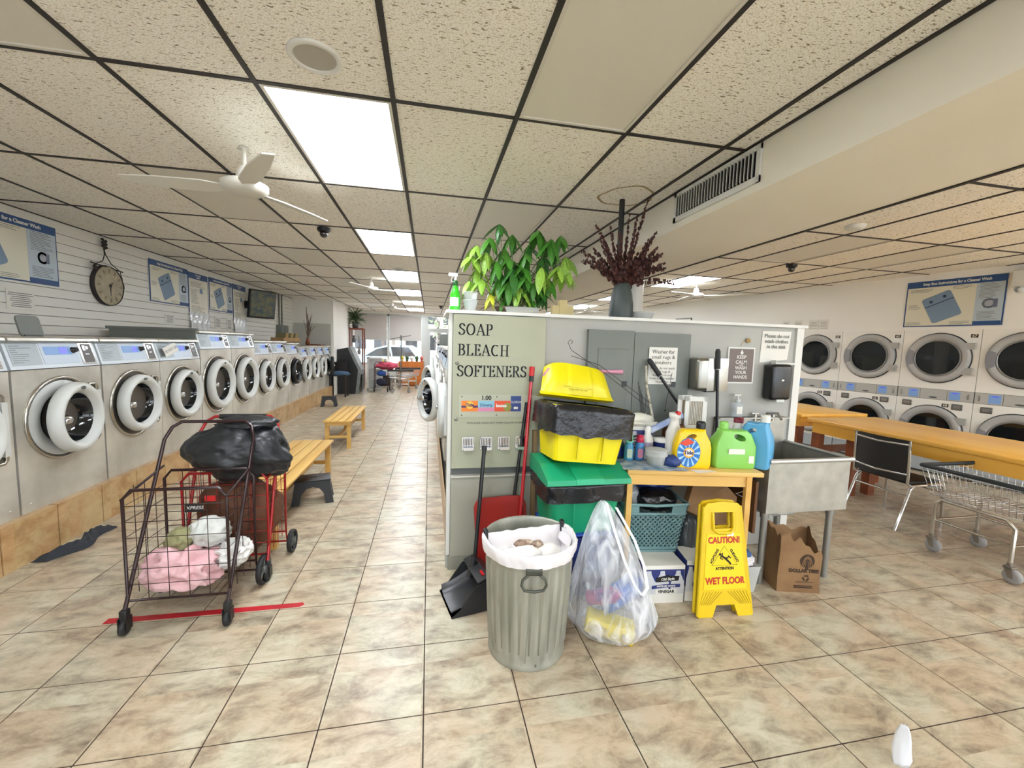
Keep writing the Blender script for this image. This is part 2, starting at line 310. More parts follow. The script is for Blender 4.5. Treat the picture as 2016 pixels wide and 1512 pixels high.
for k_, (xa, xb) in enumerate(((-3.2, 1.8), (2.6, 8.0))):  # both back windows are added in the unseen wall to let in fill daylight
    w_ = struct(MB().box(xa, YB-.1, .5, xb, YB-.05, .55).box(xa, YB-.1, 2.55, xb, YB-.05, 2.6).box((xa+xb)/2-.03, YB-.1, .55, (xa+xb)/2+.03, YB-.05, 2.55).obj('window_%d' % (k_+2), mat('aluminium_frame', 'b9bcb8', .4, .3)))
    MB().box(xa, YB-.08, .55, xb, YB-.075, 2.55).obj('pane', PANE, w_)
# return wall with the six panel door, side wall to the shop front
wr = struct(MB().box(XW, 12.9, 0, -2.75, 13.0, H).box(-2.85, 13.0, 0, -2.75, YF, H).obj('wall_rear_left', WALLM))
wr.name = 'wall_2'
d = struct(thing('door_1', 'closed grey-white six panel door beyond the washers', 'door', (-3.74, 12.9, 0))); del d['category']; del d['label']; 
DOORM = mat('door_paint', 'c4c4bc', .5)
MB().box(0, -.03, 0, .86, -.001, 2.03).obj('door_leaf', DOORM, d)
b = MB().box(-.07, -.045, 0, 0, -.001, 2.1).box(.86, -.045, 0, .93, -.001, 2.1).box(0, -.045, 2.03, .86, -.001, 2.1); b.obj('door_frame', DOORM, d)
for px in (.1, .47):
    for z0, z1 in ((.15, .75), (.85, 1.5), (1.6, 1.9)): MB().box(px, -.038, z0, px+.29, -.031, z1, .015, 0).obj('panel', DOORM, d)
MB().lathe([(.02, -.09), (.03, -.08), (.015, -.05), (.025, -.03)], 12, (.8, 0, 1.0), 'y').obj('door_handle', CHR, d)
# shop front: window, blinds, door
FR = mat('aluminium_frame', 'b9bcb8', .4, .3)
wf = struct(MB().box(-2.85, YF, 0, -.22, YF+.12, .78).box(-2.85, YF, 2.69, 8.0, YF+.12, H).box(.80, YF, 0, 5.2, YF+.12, 2.69).obj('wall_front', WALLM))
w1 = struct(MB().box(-2.85, YF, .78, -2.78, YF+.08, 2.69).box(-1.58, YF, .78, -1.5, YF+.08, 2.69).box(-.3, YF, .78, -.22, YF+.08, 2.69).box(-2.78, YF, 2.62, -.3, YF+.08, 2.69).box(-2.78, YF-.02, .78, -.3, YF+.1, .83).obj('window_1', FR))
for x0, x1 in ((-2.78, -1.58), (-1.5, -.3)): MB().box(x0, YF+.035, .83, x1, YF+.041, 2.62).obj('pane', PANE, w1)
BLD = mat('roller_fabric', 'b9b4b0', .8)
for x0, x1, nm in ((-2.76, -1.59, 'left'), (-1.49, -.31, 'right')):
    t = thing('roller_blind', 'grey roller blind half lowered over the %s shop window pane' % nm, 'blind', (x0, YF-.03, 0), 0, 'roller blinds on the shop window')
    MB().box(0, 0, 1.71, x1-x0, .003, 2.62).obj('blind_cloth', BLD, t); MB().cyl((0, 0, 2.63), (x1-x0, 0, 2.63), .03).obj('blind_roller', FR, t); MB().box(0, -.008, 1.695, x1-x0, .01, 1.715).obj('bottom_rail', FR, t)
dr = struct(MB().box(-.22, YF, 0, -.05, YF+.1, 2.69).box(.73, YF, 0, .80, YF+.1, 2.69).box(-.05, YF, 2.13, .73, YF+.08, 2.20).box(-.05, YF, 2.65, .73, YF+.08, 2.69).obj('door_2', FR))
MB().box(-.05, YF+.02, 0, .03, YF+.06, 2.13).box(.65, YF+.02, 0, .73, YF+.06, 2.13).box(.03, YF+.02, 2.05, .65, YF+.06, 2.13).box(.03, YF+.02, 0, .65, YF+.06, .15).obj('door_leaf', FR, dr)
MB().box(.03, YF+.035, .15, .65, YF+.041, 2.05).obj('pane', PANE, dr); MB().box(-.05, YF+.035, 2.2, .73, YF+.041, 2.65).obj('pane', PANE, dr)
MB().tube([(.06, YF+.02, .95), (.06, YF-.03, .95), (.06, YF-.03, 1.25), (.06, YF+.02, 1.25)], .01, 8).obj('door_handle', CHR, dr)
tag(MB().box(-.1, 15.6, 0, .8, 16.35, .012).obj('door_mat', mat('mat_grey', '8d8c8c', .95, bump=.3, bs=150)), 'grey entrance mat inside the glass door', 'mat')
# plinth under the left washers
PTM = mat('plinth_stone', 'bf9f74', .35, bump=.05, var='a6855c', vs=5)
def plinth_mat():
    m = FT.copy(); m.name = 'plinth_tile'; N = m.node_tree.nodes
    for n in N:
        if n.type == 'MAPPING': n.inputs['Scale'].default_value = (1, .6, 1)
        if n.type == 'TEX_NOISE' and n.inputs['Detail'].default_value > 9: n.inputs['Scale'].default_value = 6
        if n.type == 'VALTORGB' and len(n.color_ramp.elements) == 4:
            for e, c in zip(n.color_ramp.elements, ('9c7c54', 'b8976a', 'c6a87c', 'd0b58a')): e.color = lin(c)
    return m
PT = plinth_mat()
pl = struct(MB().box(XW, YB, 0, -2.753, 12.88, .315).obj('trim_2', GROUT))
pm = MB().box(-2.753, .005, 0, -2.745, TS-.005, .316).mesh('tile', PT); pm2 = MB().box(-2.85, .005, .315, -2.742, TS-.005, .327).mesh('tile', PT)
y = 3.62-18*TS
while y < 12.45: 
    if y > -1: link('tile', pm, pl, (0, y, 0)); link('tile', pm2, pl, (0, y, 0))
    y += TS
# island behind the partition
isl = struct(MB().box(.17, 3.02, 0, 1.9, 12.2, .30).obj('trim_3', GROUT))
pm3 = MB().box(.162, .002, 0, .17, TS-.002, .302).mesh('tile', PT)
for k in range(21): link('tile', pm3, isl, (-.02, 3.1+k*TS, 0))
# ---------------------------------------------------------------- partition
PW = mat('partition_paint', 'b0b0aa', .6, bump=.05, bs=20, var='aaa9a2', vs=2)
pa = struct(MB().box(.13, 2.88, 0, 3.01, 3.0, 1.83).obj('wall_partition', PW)); pa.name = 'wall_3'
tc_ = struct(MB().box(.11, 2.84, 1.83, 3.03, 3.42, 1.852).box(2.955, 2.865, 0, 3.02, 2.88, 1.83).box(.13, 2.872, .1, .155, 2.88, 1.83).obj('trim_4', WPL))
struct(MB().box(.145, 2.845, 0, .82, 2.88, .1).obj('baseboard_front', mat('grey_base', '8a8a80', .6)))
# soap vendor
VM = mat('vendor_enamel', 'a7a992', .45, bump=.03, var='a2a48c', vs=2); VM2 = mat('vendor_enamel_low', 'a5a496', .5, var='9c9b8c', vs=2)
t = thing('soap_vendor', 'cream coin-operated soap dispenser built into the partition end', 'vending machine', (.16, 2.88, 0))
MB().box(0, -.03, .1, .65, -.001, .70).obj('base_panel', VM2, t)
MB().box(0, -.045, .75, .65, -.001, 1.822).obj('front_door', VM, t)
MB().box(0, -.02, .695, .65, -.001, .75).obj('tray_slot', DGREY, t)
MB().box(-.003, -.06, .688, .655, -.03, .698).obj('tray_lip', STEEL, t)
b = MB()
for z in (1.49, 1.10): b.lathe([(0, -.052), (.009, -.052), (.013, -.047), (.013, -.045)], 16, (.028, 0, z), 'y')
b.obj('lock', mat('dull_steel', '83827a', .4, .7), t)
MB().flat(.045, 1.115, .61, 1.272, -.045, .002).obj('picture_panel', mat('panel_plate', 'acae9a', .4), t)
def logo(parent, x, z, w, h, y, kind):
    m1 = MB(); m1.flat(0, 0, w, h, 0); cols = {'or': 'e07b1e', 'bl': '7fb3c8', 'ro': 'd64a1f', 'nv': '27407c'}
    o = m1.obj('picture_label', mat('lab_'+kind, cols[kind], .4), parent, (x, y, z))
    s = MB()
    if kind == 'or': s.flat(0, h*.35, w, h*.55, -.001); o2 = s.obj('stripe', mat('purple_band', '4a2350', .4), o); MB().disc(w*.5, h*.6, h*.36, -.002).obj('disc', mat('lab_yel', 'f0b23a', .4), o); text('Tide', h*.42, mat('lab_ink_navy', '1c2460'), o, (w*.5, -.0035, h*.6), bold=.001)
    if kind == 'bl': s.flat(0, 0, w, h*.38, -.001); s.obj('stripe', mat('lab_pink', 'c77fa0', .4), o); text('Downy', h*.4, mat('lab_ink_navy'), o, (w*.5, -.002, h*.6))
    if kind == 'ro': s.disc(w*.8, h*.42, h*.4, -.001, n=20); s.obj('disc', mat('lab_olive', '8a8a3a', .4), o); text('bounce', h*.42, WPL, o, (w*.42, -.0025, h*.55), bold=.0015, sx=.8)
    if kind == 'nv': text('CLOROX', h*.2, WPL, o, (w*.5, -.002, h*.6), sx=.9); MB().flat(w*.3, h*.15, w*.7, h*.3, -.001).obj('stripe', WPL, o)
    return o
logo(t, .062, 1.155, .115, .075, -.0475, 'or'); logo(t, .178, 1.155, .115, .075, -.0475, 'bl'); logo(t, .294, 1.155, .115, .075, -.0475, 'ro'); logo(t, .41, 1.155, .075, .11, -.0475, 'nv')
text('1.00', .042, INK, t, (.235, -.048, 1.25), bold=.0012)
text('COIN SLIDE LOCKS OUT WHEN COLUMN IS EMPTY', .0165, INK, t, (.31, -.0458, 1.073), space=1.1)
b = MB()
for x in (.065, .31, .545):
    for z in (1.128, 1.258): b.lathe([(0, -.05), (.004, -.05), (.005, -.047)], 10, (x, 0, z), 'y')
b.obj('screw', DGREY, t)
for k in range(4):
    x = .07+k*.127
    c = MB().box(x, -.055, .885, x+.085, -.045, .975).obj('coin_slide', CHR, t)
    b = MB().box(x+.008, -.11, .892, x+.075, -.055, .912)
    for i in range(6): b.box(x+.012+i*.011, -.075, .915, x+.018+i*.011, -.055, .965)
    b.obj('push_tray', CHR, c); MB().box(x+.01, -.058, .915, x+.078, -.0552, .965).obj('slot_plate', mat('dark_slot', '3a2524', .5), c)
# serif lettering drawn with a broad nib
def serif(s, h, parent, x, z, y, m, track=.12):
    G = {'S': (.62, [[(.52, .80), (.46, .95), (.30, 1), (.14, .92), (.10, .76), (.18, .60), (.36, .50), (.50, .38), (.52, .20), (.42, .05), (.26, 0), (.12, .05), (.04, .22)]]),
         'O': (.80, [[(.36+.34*cos(a*pi/10), .5+.5*sin(a*pi/10)) for a in range(21)]]),
         'C': (.74, [[(.38+.34*cos(a*pi/10), .5+.5*sin(a*pi/10)) for a in range(3, 18)]]),
         'A': (.74, [[(.04, 0), (.34, 1)], [(.34, 1), (.66, 0)], [(.14, .34), (.54, .34)], [(-.03, 0), (.14, 0)], [(.54, 0), (.76, 0)]]),
         'P': (.60, [[(.12, 0), (.12, 1)], [(.12, 1), (.36, 1), (.50, .90), (.53, .74), (.48, .58), (.34, .50), (.12, .50)], [(.0, 0), (.26, 0)], [(.0, 1), (.12, 1)]]),
         'B': (.64, [[(.12, 0), (.12, 1)], [(.12, 1), (.34, 1), (.48, .92), (.50, .76), (.44, .60), (.30, .53), (.12, .53)], [(.30, .53), (.50, .46), (.56, .27), (.50, .08), (.34, 0), (0, 0)], [(0, 1), (.12, 1)]]),
         'L': (.60, [[(.12, 0), (.12, 1)], [(0, 0), (.50, 0)], [(.50, 0), (.55, .2)], [(0, 1), (.26, 1)]]),
         'E': (.58, [[(.12, 0), (.12, 1)], [(0, 0), (.48, 0)], [(.48, 0), (.53, .2)], [(0, 1), (.46, 1)], [(.46, 1), (.47, .84)], [(.12, .52), (.40, .52)], [(.40, .42), (.40, .62)]]),
         'F': (.54, [[(.12, 0), (.12, 1)], [(0, 0), (.26, 0)], [(0, 1), (.46, 1)], [(.46, 1), (.48, .82)], [(.12, .52), (.38, .52)], [(.38, .42), (.38, .62)]]),
         'H': (.82, [[(.12, 0), (.12, 1)], [(.62, 0), (.62, 1)], [(.12, .52), (.62, .52)], [(0, 0), (.26, 0)], [(0, 1), (.26, 1)], [(.50, 0), (.76, 0)], [(.50, 1), (.76, 1)]]),
         'T': (.66, [[(.31, 0), (.31, 1)], [(.0, 1), (.62, 1)], [(0, 1), (-.02, .82)], [(.62, 1), (.64, .82)], [(.18, 0), (.46, 0)]]),
         'N': (.82, [[(.12, 0), (.12, 1)], [(.12, 1), (.64, 0)], [(.64, 0), (.64, 1)], [(0, 0), (.24, 0)], [(-.02, 1), (.12, 1)], [(.52, 1), (.76, 1)]]),
         'R': (.66, [[(.12, 0), (.12, 1)], [(.12, 1), (.36, 1), (.50, .90), (.53, .76), (.48, .60), (.34, .52), (.12, .52)], [(.30, .52), (.60, 0)], [(0, 0), (.26, 0)], [(0, 1), (.12, 1)], [(.56, 0), (.70, 0)]])}
    for ch in s:
        w, st = G[ch]; b = MB(); nx, nz = .072*h, .024*h
        for pl_ in st:
            for (a0, b0), (a1, b1) in zip(pl_, pl_[1:]):
                thin = ch in 'N' and a0 == a1
                px = nx*(.45 if thin or (ch == 'A' and a1 > a0 and b1 > b0 and b0 == 0) else 1)
                P = [(a*h+dx, c*h+dz) for a, c in ((a0, b0), (a1, b1)) for dx in (-px, px) for dz in (-nz, nz)]
                P = sorted(set(P)); lo = []; up = []
                for p in P:
                    while len(lo) > 1 and (lo[-1][0]-lo[-2][0])*(p[1]-lo[-2][1])-(lo[-1][1]-lo[-2][1])*(p[0]-lo[-2][0]) <= 0: lo.pop()
                    lo.append(p)
                for p in reversed(P):
                    while len(up) > 1 and (up[-1][0]-up[-2][0])*(p[1]-up[-2][1])-(up[-1][1]-up[-2][1])*(p[0]-up[-2][0]) <= 0: up.pop()
                    up.append(p)
                b.prism(lo[:-1]+up[:-1], -.001, 0, 'y')
        b.obj('letter', m, parent, (x, y, z)); x += (w+track)*h
serif('SOAP', .075, t, .035, 1.685, -.0455, INK); serif('BLEACH', .075, t, .035, 1.545, -.0455, INK); serif('SOFTENERS', .075, t, .028, 1.40, -.0455, INK, .085)
# ---------------------------------------------------------------- things fixed on the partition
Y0 = 2.879
t = thing('electrical_panel', 'grey steel breaker cabinet on the white partition', 'electrical panel', (1.137, Y0, 1.02))
MB().box(0, -.04, 0, .36, 0, .735).obj('left_box', GREYM, t); MB().box(.365, -.04, 0, .83, 0, .725).obj('right_box', GREYM, t)
for x0 in (.075, .48):
    f = MB().bbox(x0, -.047, .09, x0+.24, -.038, .60, .004).obj('door', GREYM, t); MB().box(x0+.2, -.053, .32, x0+.235, -.047, .36).obj('latch', BLK, f)
t = thing('notice', 'white paper about a washer for small rugs, taped on the breaker cabinet', 'notice', (1.62, Y0-.045, 1.36))
MB().box(0, -.003, 0, .235, -.001, .28).obj('sheet', PAPER, t)
text('Washer for\nsmall rugs &\nsneakers', .04, INK, t, (.118, -.0035, .205), ext=.0003); text('Please do not wash\nsmall rugs &\nsneakers in our\nfront loader washer\nThank you', .026, INK, t, (.118, -.0035, .07), ext=.0003)
t = thing('hand_dryer', 'square stainless hand dryer above the air grille', 'hand dryer', (1.97, Y0, 1.32))
MB().bbox(0, -.15, 0, .26, 0, .25, .03, 4).obj('cover', mat('satin_steel', '9a9890', .3, .9), t); MB().box(.09, -.13, -.008, .17, -.06, 0.002).obj('nozzle', BLK, t); MB().bbox(.08, -.152, .0, .255, -.148, .25, .002).obj('front_plate', mat('satin_steel2', 'b3b2ac', .3, .8), t)
t = thing('framed_sign', 'brown framed hand-washing sign on the partition', 'sign', (2.325, Y0, 1.37))
MB().box(0, -.012, 0, .245, 0, .29).obj('frame', WPL, t); MB().box(.012, -.014, .012, .233, -.012, .278).obj('print', mat('brown_print', '6b5c54', .4), t)
text('KEEP\nCALM', .04, WPL, t, (.123, -.0145, .19), ext=.0003, bold=.0005); text('AND', .016, WPL, t, (.123, -.0145, .147), ext=.0003); text('WASH\nYOUR\nHANDS', .037, WPL, t, (.123, -.0145, .088), ext=.0003, bold=.0005)
MB().prism([(.123+.014*cos(a)*(1 if sin(a) < .3 else .6), .247+.014*sin(a)*(1 if sin(a) < 0 else 1.5)) for a in [i*pi/8 for i in range(16)]], -.0148, -.014, 'y').obj('drop_mark', WPL, t)
t = thing('notice', 'white paper asking not to wash clothes in the sink', 'notice', (2.625, Y0, 1.56))
MB().add([(0, -.002, -.02), (.26, -.006, .01), (.285, -.002, .24), (.01, -.002, .235)], [(0, 1, 2, 3)]).obj('sheet', PAPER, t)
text('Please do not\nwash clothes\nin the sink', .043, INKG, t, (.145, -.0075, .155), ext=.0003, bold=.0004)
t = thing('soap_dispenser', 'black wall soap dispenser right of the brown sign', 'soap dispenser', (2.665, Y0, 1.245))
MB().bbox(0, -.11, 0, .19, 0, .29, .03, 4).obj('housing', mat('gloss_black', '0f0f10', .3, coat=.15), t); MB().bbox(.06, -.1, -.02, .14, -.03, .01, .008).obj('nozzle', RINGP, t); MB().lathe([(0, -.114), (.012, -.114), (.014, -.108)], 16, (.095, 0, .16), 'y').obj('window_dot', CHR, t)
tag(MB().box(2.74, Y0-.05, 1.53, 2.93, Y0, 1.545).box(2.74, Y0-.05, 1.545, 2.745, Y0, 1.565).obj('wall_bracket', WPL), 'small white bracket above the black soap dispenser', 'bracket')
b = MB()
for k in range(6): a = k*1.1; b.blob((2.5+.012*cos(a), Y0-.012, 1.715+.012*sin(a)), (.012, .008, .009), .2, 2, k, 2)
b.tube([(2.49, Y0-.006, 1.715), (2.46, Y0-.006, 1.70), (2.44, Y0-.004, 1.67)], .002, 5)
tag(b.obj('sticker_flower', mat('dried_tan', 'b59c6a', .9)), 'small dried flower stuck above the brown sign', 'flower')
# sink
t = thing('utility_sink', 'deep stainless laundry sink on pipe legs', 'sink', (2.25, 2.30, 0))
SK = mat('galv_steel', 'a2a198', .42, .75, bump=.1, bs=12, var='b4b3ab', vs=9); W_, D_ = .665, .575
b = MB().box(0, 0, .53, W_, .006, .89).box(0, .006, .53, .006, D_, .89).box(W_-.006, .006, .53, W_, D_, .89).box(.006, D_-.006, .53, W_-.006, D_, .89).box(.006, .006, .53, W_-.006, D_-.006, .536); b.obj('basin', SK, t)
MB().tube([(-.01, -.005, .895), (W_+.01, -.005, .895)], .017, 12).tube([(0, -.005, .895), (0, D_-.02, .895)], .013, 10).tube([(W_, -.005, .895), (W_, D_-.02, .895)], .013, 10).obj('rolled_rim', mat('rim_steel', 'c9cac8', .3, .8), t)
MB().box(0, D_-.02, .88, W_-.02, D_, 1.1).box(0, D_-.07, 1.09, W_-.02, D_, 1.1).obj('backsplash', SK, t)
b = MB()
for x in (.35, .52): b.cyl((x, D_-.03, 1.07), (x, D_-.03, 1.13), .014).box(x-.03, D_-.035, 1.125, x+.03, D_-.025, 1.135)
b.tube([(.35, D_-.03, 1.085), (.52, D_-.03, 1.085)], .012).tube([(.435, D_-.03, 1.085), (.435, D_-.06, 1.14), (.435, D_-.16, 1.15), (.435, D_-.2, 1.11)], .01)
b.obj('faucet', CHR, t)
LEGM = mat('pipe_grey', '8f8e88', .45, .6)
for x, y in ((.05, .06), (.6, .06), (.05, .5), (.6, .5)): l = MB().cyl((x, y, 0), (x, y, .53), .022).obj('leg', LEGM, t); MB().cyl((x, y, .48), (x, y, .53), .028).obj('collar', LEGM, l)
t = thing('soap_bottle', 'small clear pump bottle on the sink back ledge', 'bottle', (2.42, 2.835, 1.10))
MB().bbox(-.04, -.025, 0, .04, .025, .12, .012, 3).obj('bottle', GLASS, t); MB().box(-.025, -.0265, .03, .025, -.0255, .09).obj('paper_label', PAPER, t); MB().lathe([(.012, .12), (.018, .125), (.018, .145), (.006, .15), (.005, .18)], 12).box(-.04, -.008, .175, .02, .008, .187).obj('pump', RINGP, t)
# ---------------------------------------------------------------- washers
def ringprof(R, r, d):   # door ring: rounded face, funnel to the glass
    return [(R-.012, 0), (R, -.02), (R-.004, -d*.75), (R-.025, -d), (r+.05, -d), (r+.03, -d*.9), (r+.008, -d*.25), (r, -d*.1)]
def make_washer(w, h, R, cz, open_=0, black=False):
    t = thing('washer', 'x', 'washing machine'); dep = .95; z0 = .327; ch = .235
    b = MB().box(.004, 0, z0, w-.004, dep, h-ch)
    b.box(.004, .06, h-ch, w-.004, dep, h-.02)
    b.prism([(0, h-.03), (.005, h-.012), (.03, h), (dep, h), (dep, h-.03)], .004, w-.004, 'x')
    b.obj('body', STEEL, t)
    MB().box(.004, -.004, h-ch-.004, w-.004, .004, h-ch+.002).obj('seam', BLK, t)
    MB().lathe([(0, -.006), (.007, -.006), (.009, -.001)], 10, (.07, 0, z0+.06), 'y').lathe([(0, -.006), (.007, -.006), (.009, -.001)], 10, (w-.07, 0, z0+.06), 'y').obj('bolt', STEEL, t)
    # console (sloping back)
    c = MB(); c.add([(.006, -.003, h-ch), (w-.006, -.003, h-ch), (w-.006, .05, h-.028), (.006, .05, h-.028), (.006, .08, h-ch), (w-.006, .08, h-ch), (w-.006, .08, h-.028), (.006, .08, h-.028)], [(0, 1, 2, 3), (4, 5, 6, 7), (0, 1, 5, 4), (1, 2, 6, 5), (2, 3, 7, 6), (3, 0, 4, 7)])
    co = c.obj('console', CONS, t); sl = atan2(.053, ch-.028)
    M0 = TR(0, -.004, h-ch) @ RX(-sl)
    def pl_(x0, z0_, x1, z1, th, nm, m, par=co):
        b = MB(); b.M = M0; b.prism(rr(x0, z0_, x1, z1, min(.008, (z1-z0_)/3), 2), -th, 0, 'y'); return b.obj(nm, m, par)
    k = w/.8
    pl_(.03*k, .03, .26*k, .195, .002, 'instruction_plate', mat('plate_silver', 'a9b4bb', .4)); pl_(.275*k, .03, .60*k, .195, .002, 'control_plate', mat('plate_pale', 'bccada', .35))
    b = MB(); b.M = M0
    rnd = random.Random(3)
    for i in range(9): b.box(.045*k, -.003, .05+i*.015, .045*k+rnd.uniform(.04, .18)*k, -.002, .053+i*.015)
    b.obj('fine_print', INKG, co)
    pl_(.30*k, .10, .545*k, .165, .003, 'button_strip', BLUE); pl_(.435*k, .108, .505*k, .158, .004, 'display', LCD)
    b = MB(); b.M = M0 @ TR(.562*k, 0, .135); b.lathe([(0, -.03), (.018, -.03), (.022, -.004), (.026, -.003), (.026, 0)], 16, (0, 0, 0), 'y'); b.obj('knob', BLK, co)
    pl_(.625*k, .015, .765*k, .198, .004, 'coin_frame', CHR); pl_(.645*k, .03, .75*k, .185, .005, 'coin_recess', mat('coin_dark', '4a4744', .35, .6))
    b = MB(); b.M = M0 @ TR(.69*k, 0, .10); b.box(-.03, -.012, -.005, .01, -.004, .0).box(-.035, -.01, .03, -.01, -.004, .07).cyl((.0, -.004, .05), (.0, -.015, .05), .012); b.obj('coin_slot', CHR, co)
    # bezel recess with hinge bump
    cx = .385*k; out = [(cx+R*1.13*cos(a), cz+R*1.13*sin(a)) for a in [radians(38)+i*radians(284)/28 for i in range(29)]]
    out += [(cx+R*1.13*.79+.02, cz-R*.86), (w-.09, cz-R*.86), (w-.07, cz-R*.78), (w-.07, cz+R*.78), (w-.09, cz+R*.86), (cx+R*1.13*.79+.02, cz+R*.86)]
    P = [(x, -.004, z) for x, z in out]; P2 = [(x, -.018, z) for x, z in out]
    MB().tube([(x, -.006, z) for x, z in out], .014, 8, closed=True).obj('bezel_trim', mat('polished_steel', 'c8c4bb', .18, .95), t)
    MB().prism(out, -.004, -.0005, 'y').obj('bezel', mat('bezel_grey', '6a645c', .4, .6), t)  # bezel plate in one even dark metallic grey
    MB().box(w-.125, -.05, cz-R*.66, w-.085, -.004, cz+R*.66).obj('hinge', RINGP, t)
    r = R*.66
    if open_: MB().lathe([(R*1.05, -.006), (R*.98, -.012), (r*1.12, -.012), (r*1.05, 0)], 40, (cx, 0, cz), 'y').obj('gasket_ring', RINGP, t); MB().lathe([(r*1.05, -.01), (r*1.0, .05)], 40, (cx, 0, cz), 'y').lathe([(0, .05), (r, .05)], 40, (cx, 0, cz), 'y').obj('drum', mat('drum_dark', '2a2a2c', .35, .7), t)
    hx = w-.10; dd = link('door', MB().lathe(ringprof(R, r, .085), 48, (cx-hx, 0, 0), 'y').mesh('door', BLK if black else RINGP), t, (hx, -.02, cz), (0, 0, open_))
    MB().lathe([(r+.004, -.01), (r*.9, .05), (r*.6, .09), (0, .105)], 40, (cx-hx, -.03, 0), 'y').obj('door_glass', GLS, dd)
    MB().lathe([(r+.012, -.018), (r+.012, -.008), (r-.006, -.004)], 40, (cx-hx, 0, 0), 'y').obj('glass_seal', BLKR, dd)
    MB().bbox(cx-hx-r*1.22, -.098, -.02, cx-hx-r*.98, -.07, .02, .008).lathe([(0, -.075), (.026, -.075), (.034, -.05), (.03, -.005)], 20, (cx-hx-r*.78, 0, 0), 'y').tube([(cx-hx-r*1.05, -.082, 0), (cx-hx-r*.78, -.06, 0)], .014).obj('handle', CHR, dd)
    MB().disc(cx-hx+.0, R*.84, .03, -.086, .001, 20, .013).obj('oval_badge', DGREY, dd)
    return t
yb = [2.61, 3.41, 4.21, 5.0, 5.8, 6.62, 7.43, 8.22, 9.02, 9.8, 10.55, 11.28, 12.0, 12.72]
XF = -2.80
med = make_washer(.79, 1.585, .275, .965); medo = make_washer(.79, 1.585, .275, .965, radians(7)); big = make_washer(.815, 1.70, .33, 1.0); sm = make_washer(.72, 1.47, .25, .93); medb = make_washer(.79, 1.55, .265, .95, 0, True)
smo = make_washer(.72, 1.47, .25, .93, radians(14), True)
LW = [(med, 'steel front loader cut off by the left edge of the picture'), (medo, 'steel front loader with its round door ajar, nearest fully seen'), (med, 'steel front loader between the ajar one and the one with a taped note'), (med, 'steel front loader with a paper note taped across its console'),
      (big, 'first of the two taller steel front loaders, its grey side showing'), (big, 'second of the two taller steel front loaders'), (med, 'steel front loader just past the two taller ones'), (med, 'steel front loader just before the black-doored one'), (medb, 'steel front loader with a black door in mid row'),
      (sm, 'small steel front loader just past the black-doored one'), (sm, 'second small steel front loader in the far group'), (sm, 'third small steel front loader in the far group'), (smo, 'last small front loader of the row, its black door hanging open')]
used = set()
def place(proto, loc, rz, lab, grp):
    o = copy_tree(proto) if id(proto) in used else proto
    used.add(id(proto)); o.location = loc; o.rotation_euler = (0, 0, rz); o['label'] = lab; o['group'] = grp; return o
for i, (p_, lab) in enumerate(LW):
    place(p_, (XF, yb[i]+.004, 0), pi/2, lab, 'washers along the slatted wall')
b = MB(); b.box(0, 0, 0, .85, .012, 1.34)
ISL = [(3.35, big, 'island washer nearest the partition, hidden but for its edge', 0), (4.22, medo, 'x', 0)]
io = make_washer(.79, 1.585, .26, .965, radians(23))
for k, (y, lab) in enumerate([(5.30, 'island washer with its pale round door swung open next to the partition edge'), (7.95, 'island washer farther along with its door also swung open')]):
    place(io, (.172, y, 0), -pi/2, lab, 'washers on the centre island')
place(med, (.19, 4.45, 0), -pi/2, 'closed island washer hidden behind the partition edge', 'washers on the centre island')
place(med, (.19, 6.15, 0), -pi/2, 'closed island washer between the two open ones', 'washers on the centre island'); place(med, (.19, 6.98, 0), -pi/2, 'closed island washer just before the far open one', 'washers on the centre island')
for y, nm in ((8.9, 'first'), (9.75, 'second'), (10.6, 'third')): place(big, (.19, y, 0), -pi/2, 'taller island washer, %s past the open doors' % nm, 'washers on the centre island')
tag(MB().box(.19, 8.04, 1.585, .6, 8.06, 1.80).obj('machine_cladding', GREYM), 'grey metal side panel standing above the island washers', 'panel')
# washer extras
t = thing('taped_note', 'slanted white paper note taped on a washer console', 'notice', (XF+.035, 5.04, 1.36)); t.rotation_euler = (radians(0), radians(-13), 0)
MB().add([(.004, .03, .03), (.004, .29, .10), (.004, .25, .195), (.004, 0, .125)], [(0, 1, 2, 3)]).obj('sheet', PAPER, t)
text('DO NOT USE', .042, INKG, t, (.0055, .145, .112), (pi/2, -radians(15), pi/2), ext=.0002)
t = thing('open_soap_hatch', 'grey raised soap hatch lid on top of the nearest washers', 'lid', (-3.0, 3.78, 1.585)); t.rotation_euler = (0, 0, pi/2)
b = MB(); b.M = RX(radians(-12)); b.prism(rr(-.02, 0, .17, .16, .03, 4), -.006, .006, 'y'); b.obj('lid', GREYM, t); MB().box(0, -.012, 0, .15, .012, .012).obj('hinge', DGREY, t)
tag(MB().box(-3.75, 5.796, .33, -2.84, 5.80, 1.69).box(-3.78, 5.785, 1.69, -2.81, 5.81, 1.72).obj('side_cladding', GREYM), 'dark grey side panel of the first taller washer', 'panel')
